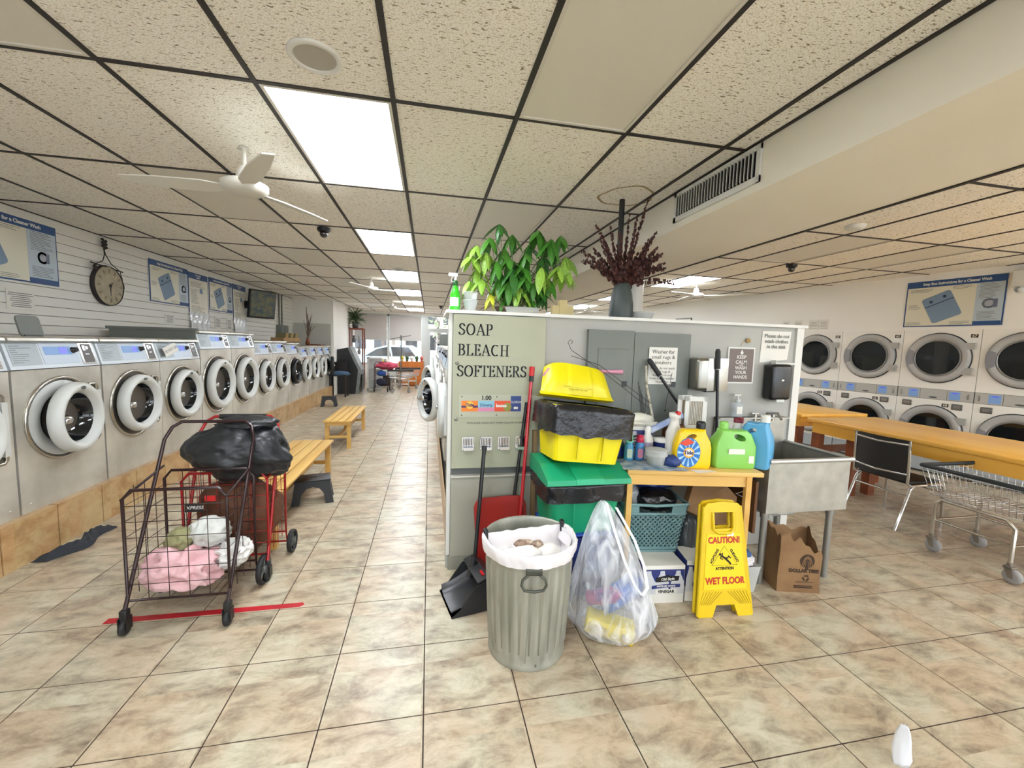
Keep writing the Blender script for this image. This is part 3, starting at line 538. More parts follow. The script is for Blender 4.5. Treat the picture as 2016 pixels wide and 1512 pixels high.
# ---------------------------------------------------------------- wall posters etc on the slat wall
def poster(name, label, loc, rz, w, h, kind, cat='poster', group=None):
    t = thing(name, label, cat, loc, rz, group)
    MB().box(0, -.006, 0, w, 0, h).obj('board', BLUEB, t); u = h*.14; e = .014
    MB().flat(e, e, w-e, h-u, -.006).obj('sheet', CREAM, t)
    if kind == 'main':
        text('Soap Box Instructions for a Cleaner Wash', h*.082, WPL, t, (w*.52, -.007, h-u*.5), bold=.0015, sx=.98 if w/h > 1.6 else .75)
        MB().flat(w*.73, e, w-e, h-u, -.0075).obj('side_panel', PBLUE, t); MB().flat(w*.73, e, w-e, h*.09, -.009).obj('foot_band', BLUEB, t)
        b = MB(); b.M = TR(w*.40, -.009, h*.42) @ RY(radians(-24)); s = h*.25; b.prism(rr(-s, -s*1.15, s, s*1.15, s*.2, 3), -.001, 0, 'y'); p = b.obj('jeans_picture', DEN, t)
        b = MB(); b.M = TR(w*.40, -.0102, h*.42) @ RY(radians(-24)); b.box(-s, -.001, s*.35, s*.97, 0, s*.42).disc(-s*.45, s*.7, s*.12, 0).disc(s*.5, s*.75, s*.12, 0); b.obj('pocket_marks', mat('denim_dark', '33445c', .6), p)
        b = MB().lathe([(h*.10, -.0085), (h*.062, -.0085)], 24, (w*.86, 0, h*.44), 'y').box(w*.86+h*.06, -.0095, h*.36, w*.86+h*.12, -.0085, h*.52); b.obj('door_picture', mat('steel_print', '686f84', .5), t); MB().disc(w*.86, h*.44, h*.06, -.009).obj('door_picture_glass', mat('pale_print', 'a9aeb8', .5), t)
    else:
        text('For Cleaner\nResults', h*.05, WPL, t, (w*.5, -.007, h-u*.5), bold=.001)
        MB().flat(w*.55, h*.55, w*.7, h*.66, -.0075).obj('chart', DEN, t)
    rn = random.Random(len(label)); b = MB()
    for (x0, x1, z0, z1) in ([(.76, .96, .55, .84), (.76, .96, .12, .3), (.05, .3, .76, .82), (.5, .7, .78, .84), (.04, .18, .4, .5), (.03, .25, .04, .1), (.5, .7, .04, .1)] if kind == 'main' else [(.1, .9, .68, .8), (.1, .5, .3, .62), (.1, .8, .08, .25)]):
        z = z0*h
        while z < z1*h: b.box(x0*w, -.0092, z, x0*w+(x1-x0)*w*rn.uniform(.6, 1), -.0082, z+h*.007); z += h*.026
    b.obj('fine_print', INKG, t); return t
G_ = 'washing instruction posters on the slatted wall'
poster('poster', 'blue headed instruction poster cut by the left picture edge', (XW+.004, 4.06, 2.10), pi/2, 1.22, .60, 'main', group=G_)
poster('poster', 'blue headed instruction poster right of the round clock', (XW+.004, 6.74, 2.10), pi/2, .94, .59, 'main', group=G_)
poster('poster', 'narrow poster wrapped in shiny plastic between the two later jeans posters', (XW+.004, 7.69, 1.96), pi/2, .60, .71, 'side', group=G_)
poster('poster', 'last jeans instruction poster before the television', (XW+.004, 8.34, 2.10), pi/2, .87, .58, 'main', group=G_)
poster('poster', 'narrow poster directly before the television', (XW+.004, 9.24, 1.95), pi/2, .58, .74, 'side', group=G_)
for y, w, nm in ((7.69, .6, 'first'), (9.24, .58, 'second')):
    def f(u, v, y=y, w=w): return (XW+.018+.014*sin(v*24+2*sin(u*5))*(1-u*.5), y+v*w, 1.72+u*.3)
    tag(MB().grid(f, 8, 40).obj('plastic_sleeve', mat('shiny_film', 'dfe2e4', .15, coat=.5)), 'shiny wrinkled plastic hanging below the %s narrow poster' % nm, 'plastic sleeve')
def paper(loc, rz, w, h, label, lines=8, grp=None, cat='notice'):
    t = thing('paper_notice', label, cat, loc, rz, grp); MB().box(0, -.004, 0, w, -.001, h).obj('sheet', PAPER, t); b = MB(); rn = random.Random(int(w*1000)+len(label))
    for i in range(lines): a = rn.uniform(.04, .2)*w; b.box(a, -.0048, h*(.12+.76*i/lines), w-a, -.004, h*(.12+.76*i/lines)+h*.035)
    b.obj('fine_print', INKG, t); return t
paper((XW+.003, 4.71, 1.83), pi/2, .28, .19, 'small printed page under the leftmost poster'); paper((XW+.003, 7.05, 1.80), pi/2, .23, .15, 'small printed page below the poster beside the clock')
paper((XW+.003, 8.5, 1.78), pi/2, .22, .22, 'small page under the last jeans poster'); paper((XW+.003, 8.95, 1.76), pi/2, .22, .24, 'second small page before the electrical box')
# clock
t = thing('wall_clock', 'antique round clock hanging from iron grapevine', 'clock', (XW+.003, 5.93, 2.20)); t.rotation_euler = (0, 0, pi/2)
IRON = mat('dark_iron', '2c2422', .6); FACE = mat('clock_face', 'b5aa90', .6, var='a0957c', vs=12)
MB().lathe([(0, -.05), (.215, -.05), (.232, -.04), (.235, -.01), (.235, 0)], 40, (0, 0, 0), 'y').obj('face', FACE, t); MB().lathe([(.238, -.0), (.242, -.03), (.234, -.05)], 40, (0, 0, 0), 'y').obj('rim', IRON, t)
b = MB()
for i in range(12): a = i*pi/6; x, z = .175*sin(a), .175*cos(a); b.M = TR(x, -.051, z) @ RY(a); b.box(-.012, -.001, -.025, -.006, 0, .025).box(.003, -.001, -.025, .009, 0, .025)
b.M = None; b.obj('numeral', mat('worn_brown', '6f6047', .7), t)
MB().prism([(-.012, 0), (0, -.12), (.012, 0), (0, .02)], -.056, -.053, 'y').disc(0, 0, .02, -.053, .004).prism([(-.006, 0), (.035, .03), (.03, .04), (0, .01)], -.058, -.055, 'y').obj('clock_hand', IRON, t)
b = MB().tube([(-.26, -.04, .235), (.24, -.04, .20)], .008, 8).tube([(-.18, -.04, .235), (-.08, -.04, .28), (-.03, -.03, .36), (-.02, -.02, .44)], .005, 6).tube([(.18, -.04, .21), (.05, -.04, .27), (-.01, -.03, .36), (-.02, -.02, .44)], .005, 6)
for i in range(9): b.blob((-.02+.03*sin(i*2.1), -.03, .44+.012*i), (.018, .012, .018), .2, 2, i, 2)
b.blob((.21, -.04, .10), (.02, .01, .05), .1, 2, 1, 2).blob((.235, -.04, .02), (.02, .01, .05), .1, 2, 4, 2).tube([(.2, -.04, .2), (.235, -.04, .02)], .004, 5).blob((-.2, -.04, .19), (.03, .015, .035), .2, 2, 9, 2); b.obj('iron_hanger', IRON, t)
# television on arm, conduits, box
t = thing('television', 'small dark television on an arm near the ceiling', 'television', (-3.72, 9.62, 2.05), radians(58))
b = MB(); b.M = RX(radians(8)); b.bbox(0, 0, 0, .62, .06, .60, .01); b.obj('housing', BLK, t); b = MB(); b.M = RX(radians(8)); b.box(.03, -.002, .04, .59, 0, .57); b.obj('screen', mat('tv_screen', '3a4a4e', .2, var='6d6a48', vs=9, emit=0), t)
MB().box(.05, .06, .2, .2, .2, .35).box(.0, .06, .25, .05, .1, .3).obj('mount_arm', BLK, t)
for y, nm in ((11.75, 'left'), (11.95, 'right')): tag(MB().cyl((XW+.03, y, 1.95), (XW+.03, y, H), .018, 10).obj('conduit', GREYM), '%s of two grey conduits above the electrical box' % nm, 'conduit')
tag(MB().bbox(XW, 11.6, 1.70, XW+.14, 12.1, 1.98, .01).obj('junction_box', GREYM), 'grey electrical box on the slatted wall near the door', 'electrical box')
t = thing('cardboard_tray', 'low cardboard tray of folders on top of the washers', 'box', (-3.35, 9.75, 1.553))
MB().box(0, 0, 0, .25, 1.2, .01).box(0, 0, 0, .01, 1.2, .10).box(.24, 0, 0, .25, 1.2, .10).box(0, 0, 0, .25, .01, .10).box(0, 1.19, 0, .25, 1.2, .10).obj('tray', mat('cardboard', 'a07f52', .8), t)
for i in range(6): 
    q = MB(); q.M = TR(-3.32, 9.9+i*.17, 1.57) @ RX(radians(-25)); q.box(0, 0, 0, .2, .015, .21); tag(q.obj('folder', mat('folder_tan' if i % 2 else 'folder_olive', 'c5ab78' if i % 2 else '6f6a4c', .7)), '%s leaning folder in the cardboard tray on the washers' % ordn[i], 'folder', 'folders in the cardboard tray')
t = thing('branch_vase', 'bare branches in a brown vase on the far washers', 'plant', (-3.25, 12.15, 1.475))
MB().lathe([(0, 0), (.05, 0), (.06, .08), (.03, .17), (.035, .2)], 16).obj('vase', OAKD, t); b = MB(); rn = random.Random(5)
for i in range(11):
    a = rn.uniform(-.6, 1.15); l = rn.uniform(.5, .95); q = (rn.uniform(-.05, .05), l*sin(a)*.9, .2+l*cos(a)*.9); mid = (q[0]*.4, q[1]*.4, .2+(q[2]-.2)*.55); b.tube([(0, 0, .18), mid, q], [.010, .007, .004], 5)
    b.tube([mid, (mid[0], mid[1]+rn.uniform(-.15, .15), mid[2]+.2)], [.006, .003], 4)
b.obj('branch', mat('twig', '5f4c3c', .8), t)
tag(MB().box(-3.3, 12.3, 1.475, -2.95, 12.75, 1.50).obj('wooden_tray', OAKD), 'dark wooden tray on the last washer', 'tray')
# ---------------------------------------------------------------- dryers
WD = mat('dryer_white', 'ebe8e0', .35, bump=.02)
def dryer_door(par, cz):
    R, r, cx = .335, .235, .40
    MB().lathe([(R+.012, -.001), (R+.012, -.006), (R, -.008)], 48, (cx, 0, cz), 'y').obj('seal', BLK, par)
    dd = MB().lathe([(R, -.005), (R, -.03), (R-.02, -.045), (r+.06, -.045), (r+.03, -.04), (r+.012, -.02), (r+.004, -.012)], 48, (cx, 0, cz), 'y').obj('door', mat('dryer_ring', 'a9a8a5', .4), par)
    MB().lathe([(r+.014, -.03), (r+.004, -.034), (r-.006, -.028), (r, -.01)], 48, (cx, 0, cz), 'y').obj('inner_rim', mat('dryer_rim', '8d8b87', .3, .5), dd)
    MB().disc(cx, cz, r, -.012, .002, 40).obj('door_glass', GLS, dd)
    MB().prism([(cx+(R-.004)*cos(a), cz+(R-.004)*sin(a)) for a in [pi-.36+i*.09 for i in range(9)]]+[(cx-r-.012, cz-.09), (cx-r-.012, cz+.09)], -.05, -.03, 'y').obj('handle', mat('dryer_handle', '85858a', .4), dd)
    for s in (1, -1): MB().box(cx+R*.72, -.042, cz+s*.165-.045, .765, -.012, cz+s*.165+.045).obj('hinge', mat('dryer_hinge', 'a3a29c', .4), dd)
def make_dryer(num):
    t = thing('stacked_dryer', 'x', 'tumble dryer'); w = .803
    MB().box(.002, 0, 1.19, w-.002, .6, 2.005).obj('upper_cabinet', WD, t); MB().box(.002, 0, .23, w-.002, .6, 1.045).obj('lower_cabinet', WD, t)
    MB().box(.002, .004, 1.045, w-.002, .6, 1.19).obj('control_bay', DGREY, t)
    MB().box(.006, .002, .03, w-.006, .6, .225).obj('kick_panel', mat('kick_blue_grey', 'aeb6bb', .4), t); MB().box(0, .03, 0, w, .6, .03).obj('toe_strip', DGREY, t)
    for x0, x1, nm in ((.004, .255, 'a'), (.26, .54, 'm'), (.545, .799, 'b')):
        p = MB().flat(x0, 1.05, x1, 1.186, .004, .004).obj('control_panel', mat('dryer_panel', 'b3b2ac', .4), t)
        if nm == 'm': MB().disc(.4, 1.075, .045, 0, .001, 20, .012).obj('oval_badge', DGREY, p)
        else:
            s = -1 if nm == 'a' else 1; cx = (x0+x1)/2
            bx = cx+.055 if nm == 'a' else cx-.055
            MB().flat(bx-.055, 1.062, bx+.055, 1.172, 0).obj('keypad', BLUE, p); MB().flat(bx-.025, 1.145, bx+.03, 1.16, -.001).obj('display', LCD, p)
            MB().box(cx-s*-.08-.008, -.01, 1.09, cx+s*.08+.004, 0, 1.10).box(cx+s*.08-.004, -.008, 1.08, cx+s*.08+.001, 0, 1.15).obj('coin_slot', CHR, p)
    dryer_door(t, 1.62); dryer_door(t, .62)
    for x in (.07, .60): 
        q = MB().bbox(x, -.012, .93, x+.11, 0, 1.01, .006).obj('coin_box', mat('coin_box_grey', '6d6c69', .4, .5), t); MB().box(x+.02, -.014, .95, x+.09, -.011, .99).obj('coin_box_face', mat('coin_box_face', '93918d', .3, .6), q)
    for z, n_ in ((1.90, num), (.955, str(int(num)+1))):
        xx = .70 if z > 1.5 else .50
        p = MB().flat(xx, z, xx+.07, z+.045, 0).obj('number_plate', mat('plate_dark', '2a1c1a', .4), t); text(n_, .045, CREAM, p, (xx+.035, -.0015, z+.022), bold=.0008)
    return t
sy = [.255, 1.06, 1.86, 2.665, 3.47, 4.275, 5.08, 5.88, 6.69, 7.49, 8.3]
dl = {3.47: ('67', 'stacked white dryers numbered 67, under the large jeans poster'), 4.275: ('65', 'stacked white dryers numbered 65, left of those numbered 67'), 5.08: ('63', 'stacked white dryers numbered 63, beside the partition edge'), 2.665: ('69', 'stacked white dryers cut by the right picture edge')}
for y in sy:
    if y in dl: n_, lab = dl[y]; t = make_dryer(n_)
    elif y < 2.6: continue
    else: t = copy_tree(bpy.data.objects['stacked_dryer']); lab = 'stacked white dryers hidden behind the partition, unit %s' % ordn[int((y-5)/.8)]
    x_, y_ = rw(y); t.location = (x_, y_, 0); t.rotation_euler = (0, 0, ROTR); t['label'] = lab; t['group'] = 'stacked dryers along the right wall'
# dryers stand proud of nothing: wall surface sits behind them; move wall behind and close above with a panel
wrt = bpy.data.objects['wall_right']; wrt.location = V((cos(AR), sin(AR), 0))*.62
up = struct(MB().add([(*rw(.2), 2.005), (*rw(14), 2.005), (*rw(14, -.6), 2.005), (*rw(.2, -.6), 2.005), (*rw(.2), H), (*rw(14), H), (*rw(14, -.6), H), (*rw(.2, -.6), H)], [(0, 1, 2, 3), (4, 5, 6, 7), (0, 1, 5, 4), (1, 2, 6, 5), (2, 3, 7, 6), (3, 0, 4, 7)]).obj('wall_right_upper', WALLM)); up.name = 'wall_4'
x_, y_ = rw(3.49, .004)
poster('poster', 'large framed jeans instruction poster above the dryers numbered 67', (x_, y_, 2.055), ROTR, .985, .635, 'main')
for tt, w, lab in ((4.65, .14, 'right page of the two glossy notices above dryers 65'), (4.83, .16, 'left page of the two glossy notices above dryers 65'), (5.08, .13, 'small square notice above dryers 63'), (5.3, .13, 'notice above the partition corner')):
    x_, y_ = rw(tt, .003); paper((x_, y_, 2.05), ROTR, w, .17, lab, 5)
x_, y_ = rw(2.45, .003); t = thing('emergency_light', 'white wall box near the right picture edge', 'wall box', (x_, y_, 2.5), ROTR); MB().bbox(0, -.09, 0, .25, 0, .2, .01).obj('housing', WPL, t); MB().lathe([(.03, -.12), (.045, -.07), (.02, -.06)], 16, (.07, 0, -.03), 'y').obj('lamp_head', RINGP, t)
x_, y_ = rw(8.0, .003); t = thing('hanging_sign', 'small framed sign on the far right wall behind the white pillar', 'sign', (x_, y_, 2.15), ROTR); MB().box(0, -.02, 0, .5, 0, .25).obj('frame', DGREY, t); MB().flat(.02, .02, .48, .23, -.02).obj('print', PAPER, t)
tag(MB().cyl((2.72, 5.2, 0), (2.72, 5.2, 2.79), .10, 24).obj('support_post', WPL), 'round white post behind the partition', 'post')
tag(MB().cyl((1.475, 3.12, 1.852), (1.475, 3.12, 2.785), .022, 14).obj('black_pipe', BLK), 'black pipe rising from the partition to the ceiling', 'pipe')
st = MB().lathe([(.20, 0), (.21, .0005), (.19, .001)], 40, (1.475, 3.05, H-.002), fn=lambda r, z, a: r*(1+.06*sin(3*a)+.03*sin(7*a))).obj('water_stain', mat('stain_brown', 'a8946c', .9), ce)
# ---------------------------------------------------------------- fans, cameras, speakers, vent
FANW = mat('fan_white', 'd3d0c6', .45)
def fan(loc, a0, lab, drop=.20, L_=.66):
    t = thing('ceiling_fan', lab, 'ceiling fan', loc, 0, 'ceiling fans')
    MB().lathe([(0, 0), (.03, -.002), (.03, -.012), (.012, -.015), (.012, -drop+.09), (.03, -drop+.085), (.045, -drop+.05), (.05, -drop), (0.04, -drop-.005)], 20).obj('down_rod', FANW, t)
    MB().lathe([(0, -drop), (.10, -drop-.005), (.13, -drop-.02), (.13, -drop-.05), (.09, -drop-.075), (0, -drop-.08)], 28).obj('motor', FANW, t)
    for k in range(3):
        a = a0+k*2*pi/3
        b = MB(); b.M = RZ(a) @ TR(0, 0, -drop-.045) @ RX(radians(12))
        b.prism([(.10, -.03), (.22, -.07), (L_*.7, -.065), (L_, -.03), (L_, .03), (L_*.7, .05), (.22, .055), (.10, .03)], -.004, .003, 'z'); b.obj('blade', FANW, t)
    return t
fan((-1.13, 2.93, H), radians(-60), 'nearest white three-blade fan, left of the large glowing panel'); fan((-1.07, 8.12, H), radians(10), 'second white ceiling fan over the left aisle', .15, .8)
fan((-1.05, 12.2, H), radians(40), 'farthest white ceiling fan over the left aisle', .15, .75); fan((4.60, 6.58, H), radians(200), 'white ceiling fan above the dryer side', .15, .7); fan((4.2, 10.6, H), radians(95), 'far white fan in the right-hand room', .15, .7)
def domecam(x, y, lab, s=1):
    t = thing('dome_camera', lab, 'camera', (x, y, H)); MB().lathe([(.065*s, -.006), (.065*s, -.03*s), (.05*s, -.045*s), (0, -.045*s)], 20).obj('mount', BLK, t); MB().blob((0, 0, -.06*s), (.042*s, .042*s, .042*s), 0, 1, 0, 3).obj('lens_dome', mat('dome_dark', '1a0f0e', .08, coat=1), t)
domecam(-1.09, 4.72, 'black dome camera beyond the nearest fan'); domecam(.34, 13.0, 'tiny black dome camera near the shop front'); domecam(4.64, 4.68, 'black dome camera above the folding tables')
def speaker(x, y, lab, r=.105):
    t = thing('ceiling_speaker', lab, 'ceiling speaker', (x, y, H)); MB().lathe([(r*.78, -.002), (r*.8, -.010), (r, -.008), (r*1.02, -.001)], 36).obj('ring', WPL, t); MB().lathe([(0, -.004), (r*.78, -.004)], 36).obj('grille', mat('speaker_grille', 'aeaaa0', .6, bump=.2, bs=300), t)
speaker(-.475, 1.95, 'round speaker in the ceiling tile before the large glowing panel'); speaker(-.5, 6.9, 'small round ceiling speaker before the third panel'); 
t = thing('smoke_detector', 'round white detector on the ceiling past the beam', 'detector', (3.75, 3.14, H)); MB().lathe([(0, -.04), (.05, -.04), (.075, -.02), (.08, -.001)], 28).obj('body', WPL, t)
t = thing('air_vent', 'long white register with dark louvres on the soffit beam', 'vent', (1.788, 2.88, 2.565)); t.rotation_euler = (0, 0, -pi/2)
MB().box(0, -.012, 0, .82, 0, .035).box(0, -.012, .175, .82, 0, .205).box(0, -.012, 0, .03, 0, .205).box(.79, -.012, 0, .82, 0, .205).obj('frame', WPL, t); MB().box(.03, -.002, .035, .79, 0, .175).obj('duct_opening', BLK, t)
lm = None
for k in range(26):
    x = .035+k*.029
    if lm is None: q = MB(); q.M = RZ(radians(35)); q.box(-.0025, -.013, .035, .0025, .011, .175); lm = q.mesh('louvre', mat('louvre_grey', 'b5b3ac', .5))
    link('slat', lm, t, (x+.012, -.016, 0))
# ---------------------------------------------------------------- metal bin with liner
GALV = mat('galvanised', 'b0b0a4', .5, .45, bump=.15, bs=7, var='96978b', vs=10, stretch=(1, 1, .3))
t = thing('trash_can', 'dented galvanised ribbed trash can with a white liner', 'trash can', (.535, 2.045, 0))
def rib(r, z, a): return r+(.0075*max(-.3, sin(a*26)) if .06 < z < .52 else 0)
MB().lathe([(.203, 0), (.208, .012), (.203, .025), (.204, .055), (.2045, .07), (.225, .50), (.227, .53), (.234, .55), (.236, .60), (.243, .612), (.240, .622), (.234, .612), (.228, .55), (.2, .03), (0, .03)], 156, fn=rib).obj('body', GALV, t)
MB().box(-.0035, -.213, .03, .0035, -.203, .04).add([(-.06, -.213, .06), (-.055, -.213, .06), (-.04, -.236, .52), (-.045, -.236, .52)], [(0, 1, 2, 3)]).obj('seam', mat('seam_dark', '8a8c82', .5, .5), t)
q = MB(); q.M = RZ(radians(-8)); q.bbox(-.04, -.25, .53, .04, -.228, .565, .005); q.tube([(-.03, -.252, .535), (-.055, -.256, .515), (-.06, -.258, .49), (-.045, -.26, .465), (0, -.26, .458), (.045, -.26, .465), (.06, -.258, .49), (.055, -.256, .515), (.03, -.252, .535)], .007, 8); q.obj('handle', mat('handle_galv', '55574f', .45, .6), t)
LIN = mat('white_liner', 'e4e0e2', .35, bump=.25, bs=14, spec=.5)
t2 = thing('bin_liner', 'white plastic liner folded over the galvanised can', 'bin liner', (.535, 2.045, 0)); A0, A1 = radians(170), radians(385)
rn = random.Random(2)
def cuff(r, z, a): return r+.003*sin(a*9+z*40)+.0015*sin(a*31+z*60)
MB().lathe([(.243, .555), (.2475, .57), (.250, .59), (.252, .615), (.246, .628), (.236, .625), (.226, .60), (.20, .55)], 90, a0=A0, a1=A1, fn=lambda r, z, a: cuff(r, z, a)).obj('cuff', LIN, t2)
p0, p1 = V((.235*cos(A0), .235*sin(A0), .622)), V((.235*cos(A1), .235*sin(A1), .622))
def inner(u, v):
    a = A0+(A1-A0)*u; rim = V((.222*cos(a), .222*sin(a), .61)); ch = p0.lerp(p1, u); x = rim.lerp(ch, v); d = sin(pi*v)**.6; x.z = .61-.12*d+.006*noise.noise(x*30)+.012*v; return x
MB().grid(inner, 60, 24).obj('inner_sheet', LIN, t2)
for s, a in ((1, A0), (1, A1)): MB().bbox(.235*cos(a)-.012, .235*sin(a)-.018, .575, .235*cos(a)+.012, .235*sin(a)+.018, .645, .006).obj('clip', BLK, t2)
b = MB().blob((-.03, -.06, .53), (.09, .06, .05), .5, 2.5, 3, 3, ridge=True).blob((.09, -.05, .53), (.07, .05, .05), .5, 2.5, 9, 3, ridge=True).blob((-.09, -.03, .51), (.08, .06, .04), .4, 2.5, 5, 3, ridge=True); tag(b.obj('crumpled_tissue', mat('tissue', 'e8e6e2', .8)), 'white tissues lying in the lined can', 'tissue'); bpy.data.objects['crumpled_tissue'].location = (.535, 2.045, 0)
tag(MB().blob((.50, 2.02, .585), (.05, .018, .02), .5, 3, 4, 3, ridge=True).blob((.57, 2.01, .58), (.03, .02, .02), .4, 3, 8, 3).obj('wrapper', mat('brown_wrap', '6b4434', .5, var='c9b9a4', vs=30)), 'crumpled brown wrapper on the tissues in the can', 'wrapper')
# ---------------------------------------------------------------- dustpan, brooms
t = thing('lobby_dustpan', 'black upright lobby dustpan with long handle beside the can', 'dustpan', (.28, 2.49, 0), radians(-78))
DP = mat('dustpan_black', '26272a', .35)
def shell(u, v):
    x = -.15+.30*u; y = -.16+.26*v; e = abs(2*u-1)
    return (x*(1-.1*v), y, .004+.13*(v**1.5)+.04*e**6)
MB().grid(shell, 14, 10).add([(-.15, -.17, .0), (.15, -.17, .0), (.15, .1, .0), (-.15, .1, .0)], [(0, 1, 2, 3)]).obj('pan_floor', DP, t)
b = MB()
for s in (-1, 1): b.prism([(-.17, 0), (.13, 0), (.12, .16), (.05, .20), (-.02, .17), (-.12, .04)], s*.15-.004, s*.15+.004, 'x')
b.prism([(.12, 0), (.135, 0), (.125, .16), (.06, .215), (-.01, .19), (-.01, .182), (.05, .205), (.115, .155)], -.15, .15, 'x'); b.obj('hood', DP, t)
MB().box(.06, .03, .206, .11, .045, .214).obj('red_badge', RED, t)
tb = V((-.05, .03, .17)); q = MB().tube([tb-V((0, .03, .05)), tb+V((0, 0, .08))], .022, 12); q.obj('handle_socket', DP, t)
tt = Matrix.Rotation(radians(78), 4, 'Z') @ (V((.365, 2.66, .93))-V((.28, 2.49, 0)))
MB().tube([tb, tt], .013, 12).obj('handle_tube', BLK, t); MB().tube([tt+(tb-tt)*.01, tt+(tt-tb)*.03], .017, 12).tube([tt, tt+V((.02, .0, -.05)), tt+V((.018, -.01, -.16))], .003, 5).obj('hang_cap', BLK, t)
t = thing('red_broom', 'red-handled broom leaning on the soap dispenser', 'broom', (.62, 2.70, 0)); MB().tube([(0, 0, .10), (.095, .12, 1.46)], .013, 12).obj('handle', mat('red_gloss', 'b3202c', .25, coat=.5), t); MB().tube([(.088, .111, 1.37), (.0915, .1155, 1.41)], .0165, 12).obj('black_collar', BLK, t); MB().tube([(.0915, .1155, 1.41), (.096, .121, 1.475)], .0185, 12).obj('grip_cap', RED, t)
MB().bbox(-.14, -.03, .07, .10, .03, .12, .01).obj('head', RED, t); MB().box(-.14, -.028, 0, .1, .028, .07, -.01).obj('bristles', mat('bristle_grey', '3a3a3a', .9, bump=.5, bs=200), t, kind='stuff')
t = thing('black_broom', 'black-handled broom behind the red-handled one', 'broom', (.55, 2.75, 0)); MB().tube([(0, 0, .1), (.135, .08, 1.22)], .012, 12).obj('handle', BLK, t); MB().bbox(-.12, -.03, .07, .10, .03, .11, .01).obj('head', BLK, t); MB().box(-.12, -.026, 0, .1, .026, .07, -.01).obj('bristles', MATS['bristle_grey'], t, kind='stuff')
tag(MB().box(.735, 2.795, 0, .765, 2.835, 1.02).obj('wooden_stick', mat('old_wood', '7a6040', .8, var='8d7350', vs=9, stretch=(3, 3, .3))), 'worn wooden stick beside the yellow bin', 'stick')
q = MB(); q.M = TR(.34, 2.70, .05) @ RY(radians(-3)) @ RX(radians(-8)); q.prism(rr(0, 0, .37, .50, .07, 6), 0, .03, 'y', True); q.prism(rr(.03, .03, .34, .47, .05, 6), -.004, 0, 'y', True)
tag(q.obj('red_board', mat('dark_red', '9c1f16', .4, bump=.05, bs=15)), 'dark red plastic lid with rounded corners leaning on the dispenser base', 'lid')
# ---------------------------------------------------------------- stacked bins
def bin_body(b, w0, w1, d0, d1, h, n=7):
    P = []
    def ring(w, d, z, ins=0):
        o = []
        r = .04
        for p in rr(-w/2+ins, -d/2+ins, w/2-ins, d/2-ins, r, 3): o.append((p[0], p[1], z))
        return o
    L_ = [ring(w0, d0, 0), ring(w0, d0, .0), ring(w1, d1, h), ring(w1+.02, d1+.02, h), ring(w1+.02, d1+.02, h+.02), ring(w1-.02, d1-.02, h+.02), ring(w0-.02, d0-.02, .02)]
    k = len(L_[0]); vs = [p for r_ in L_ for p in r_]; fs = [tuple(range(k))[::-1], tuple(range(6*k, 7*k))]
    for i in range(6):
        for j in range(k): fs.append((i*k+j, i*k+(j+1) % k, (i+1)*k+(j+1) % k, (i+1)*k+j))
    b.add(vs, fs, False); return b
YEL = mat('yellow_plastic', 'e8d80c', .35, bump=.03); GRN = mat('green_plastic', '179a6c', .35, bump=.03); NAVY = mat('navy_plastic', '1c2c6c', .4); BAGB = mat('black_bag', '151518', .22, bump=.6, bs=28)
def liner_band(par, w, d, z0, z1, seed, sag=.04):
    def f(u, v):
        a = 2*pi*u; s = max(abs(cos(a)), abs(sin(a))); x, y = cos(a)/s**.75, sin(a)/s**.75
        n = noise.noise(V((x*2.5, y*2.5, v*1.7+seed)))
        k = 1.02+.03*n+.015*noise.noise(V((x*9, y*9, v*4+seed)))
        zz = z0+(z1-z0)*v-(1-v)*sag*(.5+.5*n)-(1-v)*.04*(1 if y < 0 else 0)
        if v > .99: k *= .86
        return (x*w/2*k, y*d/2*k, zz)
    return MB().grid(f, 90, 8).obj('black_liner', BAGB, par)
t = thing('blue_bin', 'dark blue bin at the bottom of the stack behind the clear bag', 'bin', (.985, 2.58, 0)); bin_body(MB(), .38, .44, .34, .38, .40).obj('body', NAVY, t); MB().bbox(-.225, -.2, .40, .225, .2, .43, .01).obj('lid', mat('blue_lid', '2a4ea8', .35), t)
t = thing('green_bin', 'green lidded recycling bin under the yellow one', 'bin', (.985, 2.58, .432)); t.rotation_euler = (0, 0, 0)
bin_body(MB(), .43, .50, .34, .40, .31).obj('body', GRN, t)
b = MB()
for x in (-.08, .08): b.box(x-.004, -.205, .03, x+.004, -.198, .30)
b.obj('rib', GRN, t); liner_band(t, .56, .46, .27, .345, 3, .02)
b = MB(); b.prism([(-.26, .345), (-.25, .375), (-.06, .43), (.19, .435), (.21, .33), (.18, .33), (-.24, .335)], -.275, .275, 'x'); b.obj('lid', GRN, t)
b = MB(); b.prism([(-.262, .347), (-.252, .38), (-.06, .436), (-.05, .425), (-.24, .35)], -.09, .09, 'x'); b.obj('lid_hatch', mat('green_plastic_b', '1ea676', .35), t)
t = thing('yellow_bin', 'bright yellow open recycling bin with black liner, on the green one', 'bin', (.975, 2.555, .885)); t.rotation_euler = (radians(-4), radians(6), radians(2))
bin_body(MB(), .43, .51, .33, .40, .33).obj('body', YEL, t)
b = MB()
for x in (-.085, .085): b.box(x-.003, -.20, .02, x+.003, -.183, .30, 0, -.0)
b.obj('rib', mat('yellow_rib', 'd4c60a', .4), t); liner_band(t, .58, .475, .235, .362, 8, .05)
MB().bbox(-.235, -.18, .30, .235, .18, .305, .002).obj('dark_inside', mat('inside_black', '08080a', .9), t)
q = MB(); W = .275
lidp = [(.19, .36), (.17, .43), (.14, .50), (.16, .575), (.19, .60), (.205, .595), (.18, .57), (.165, .50), (.19, .44), (.205, .36)]
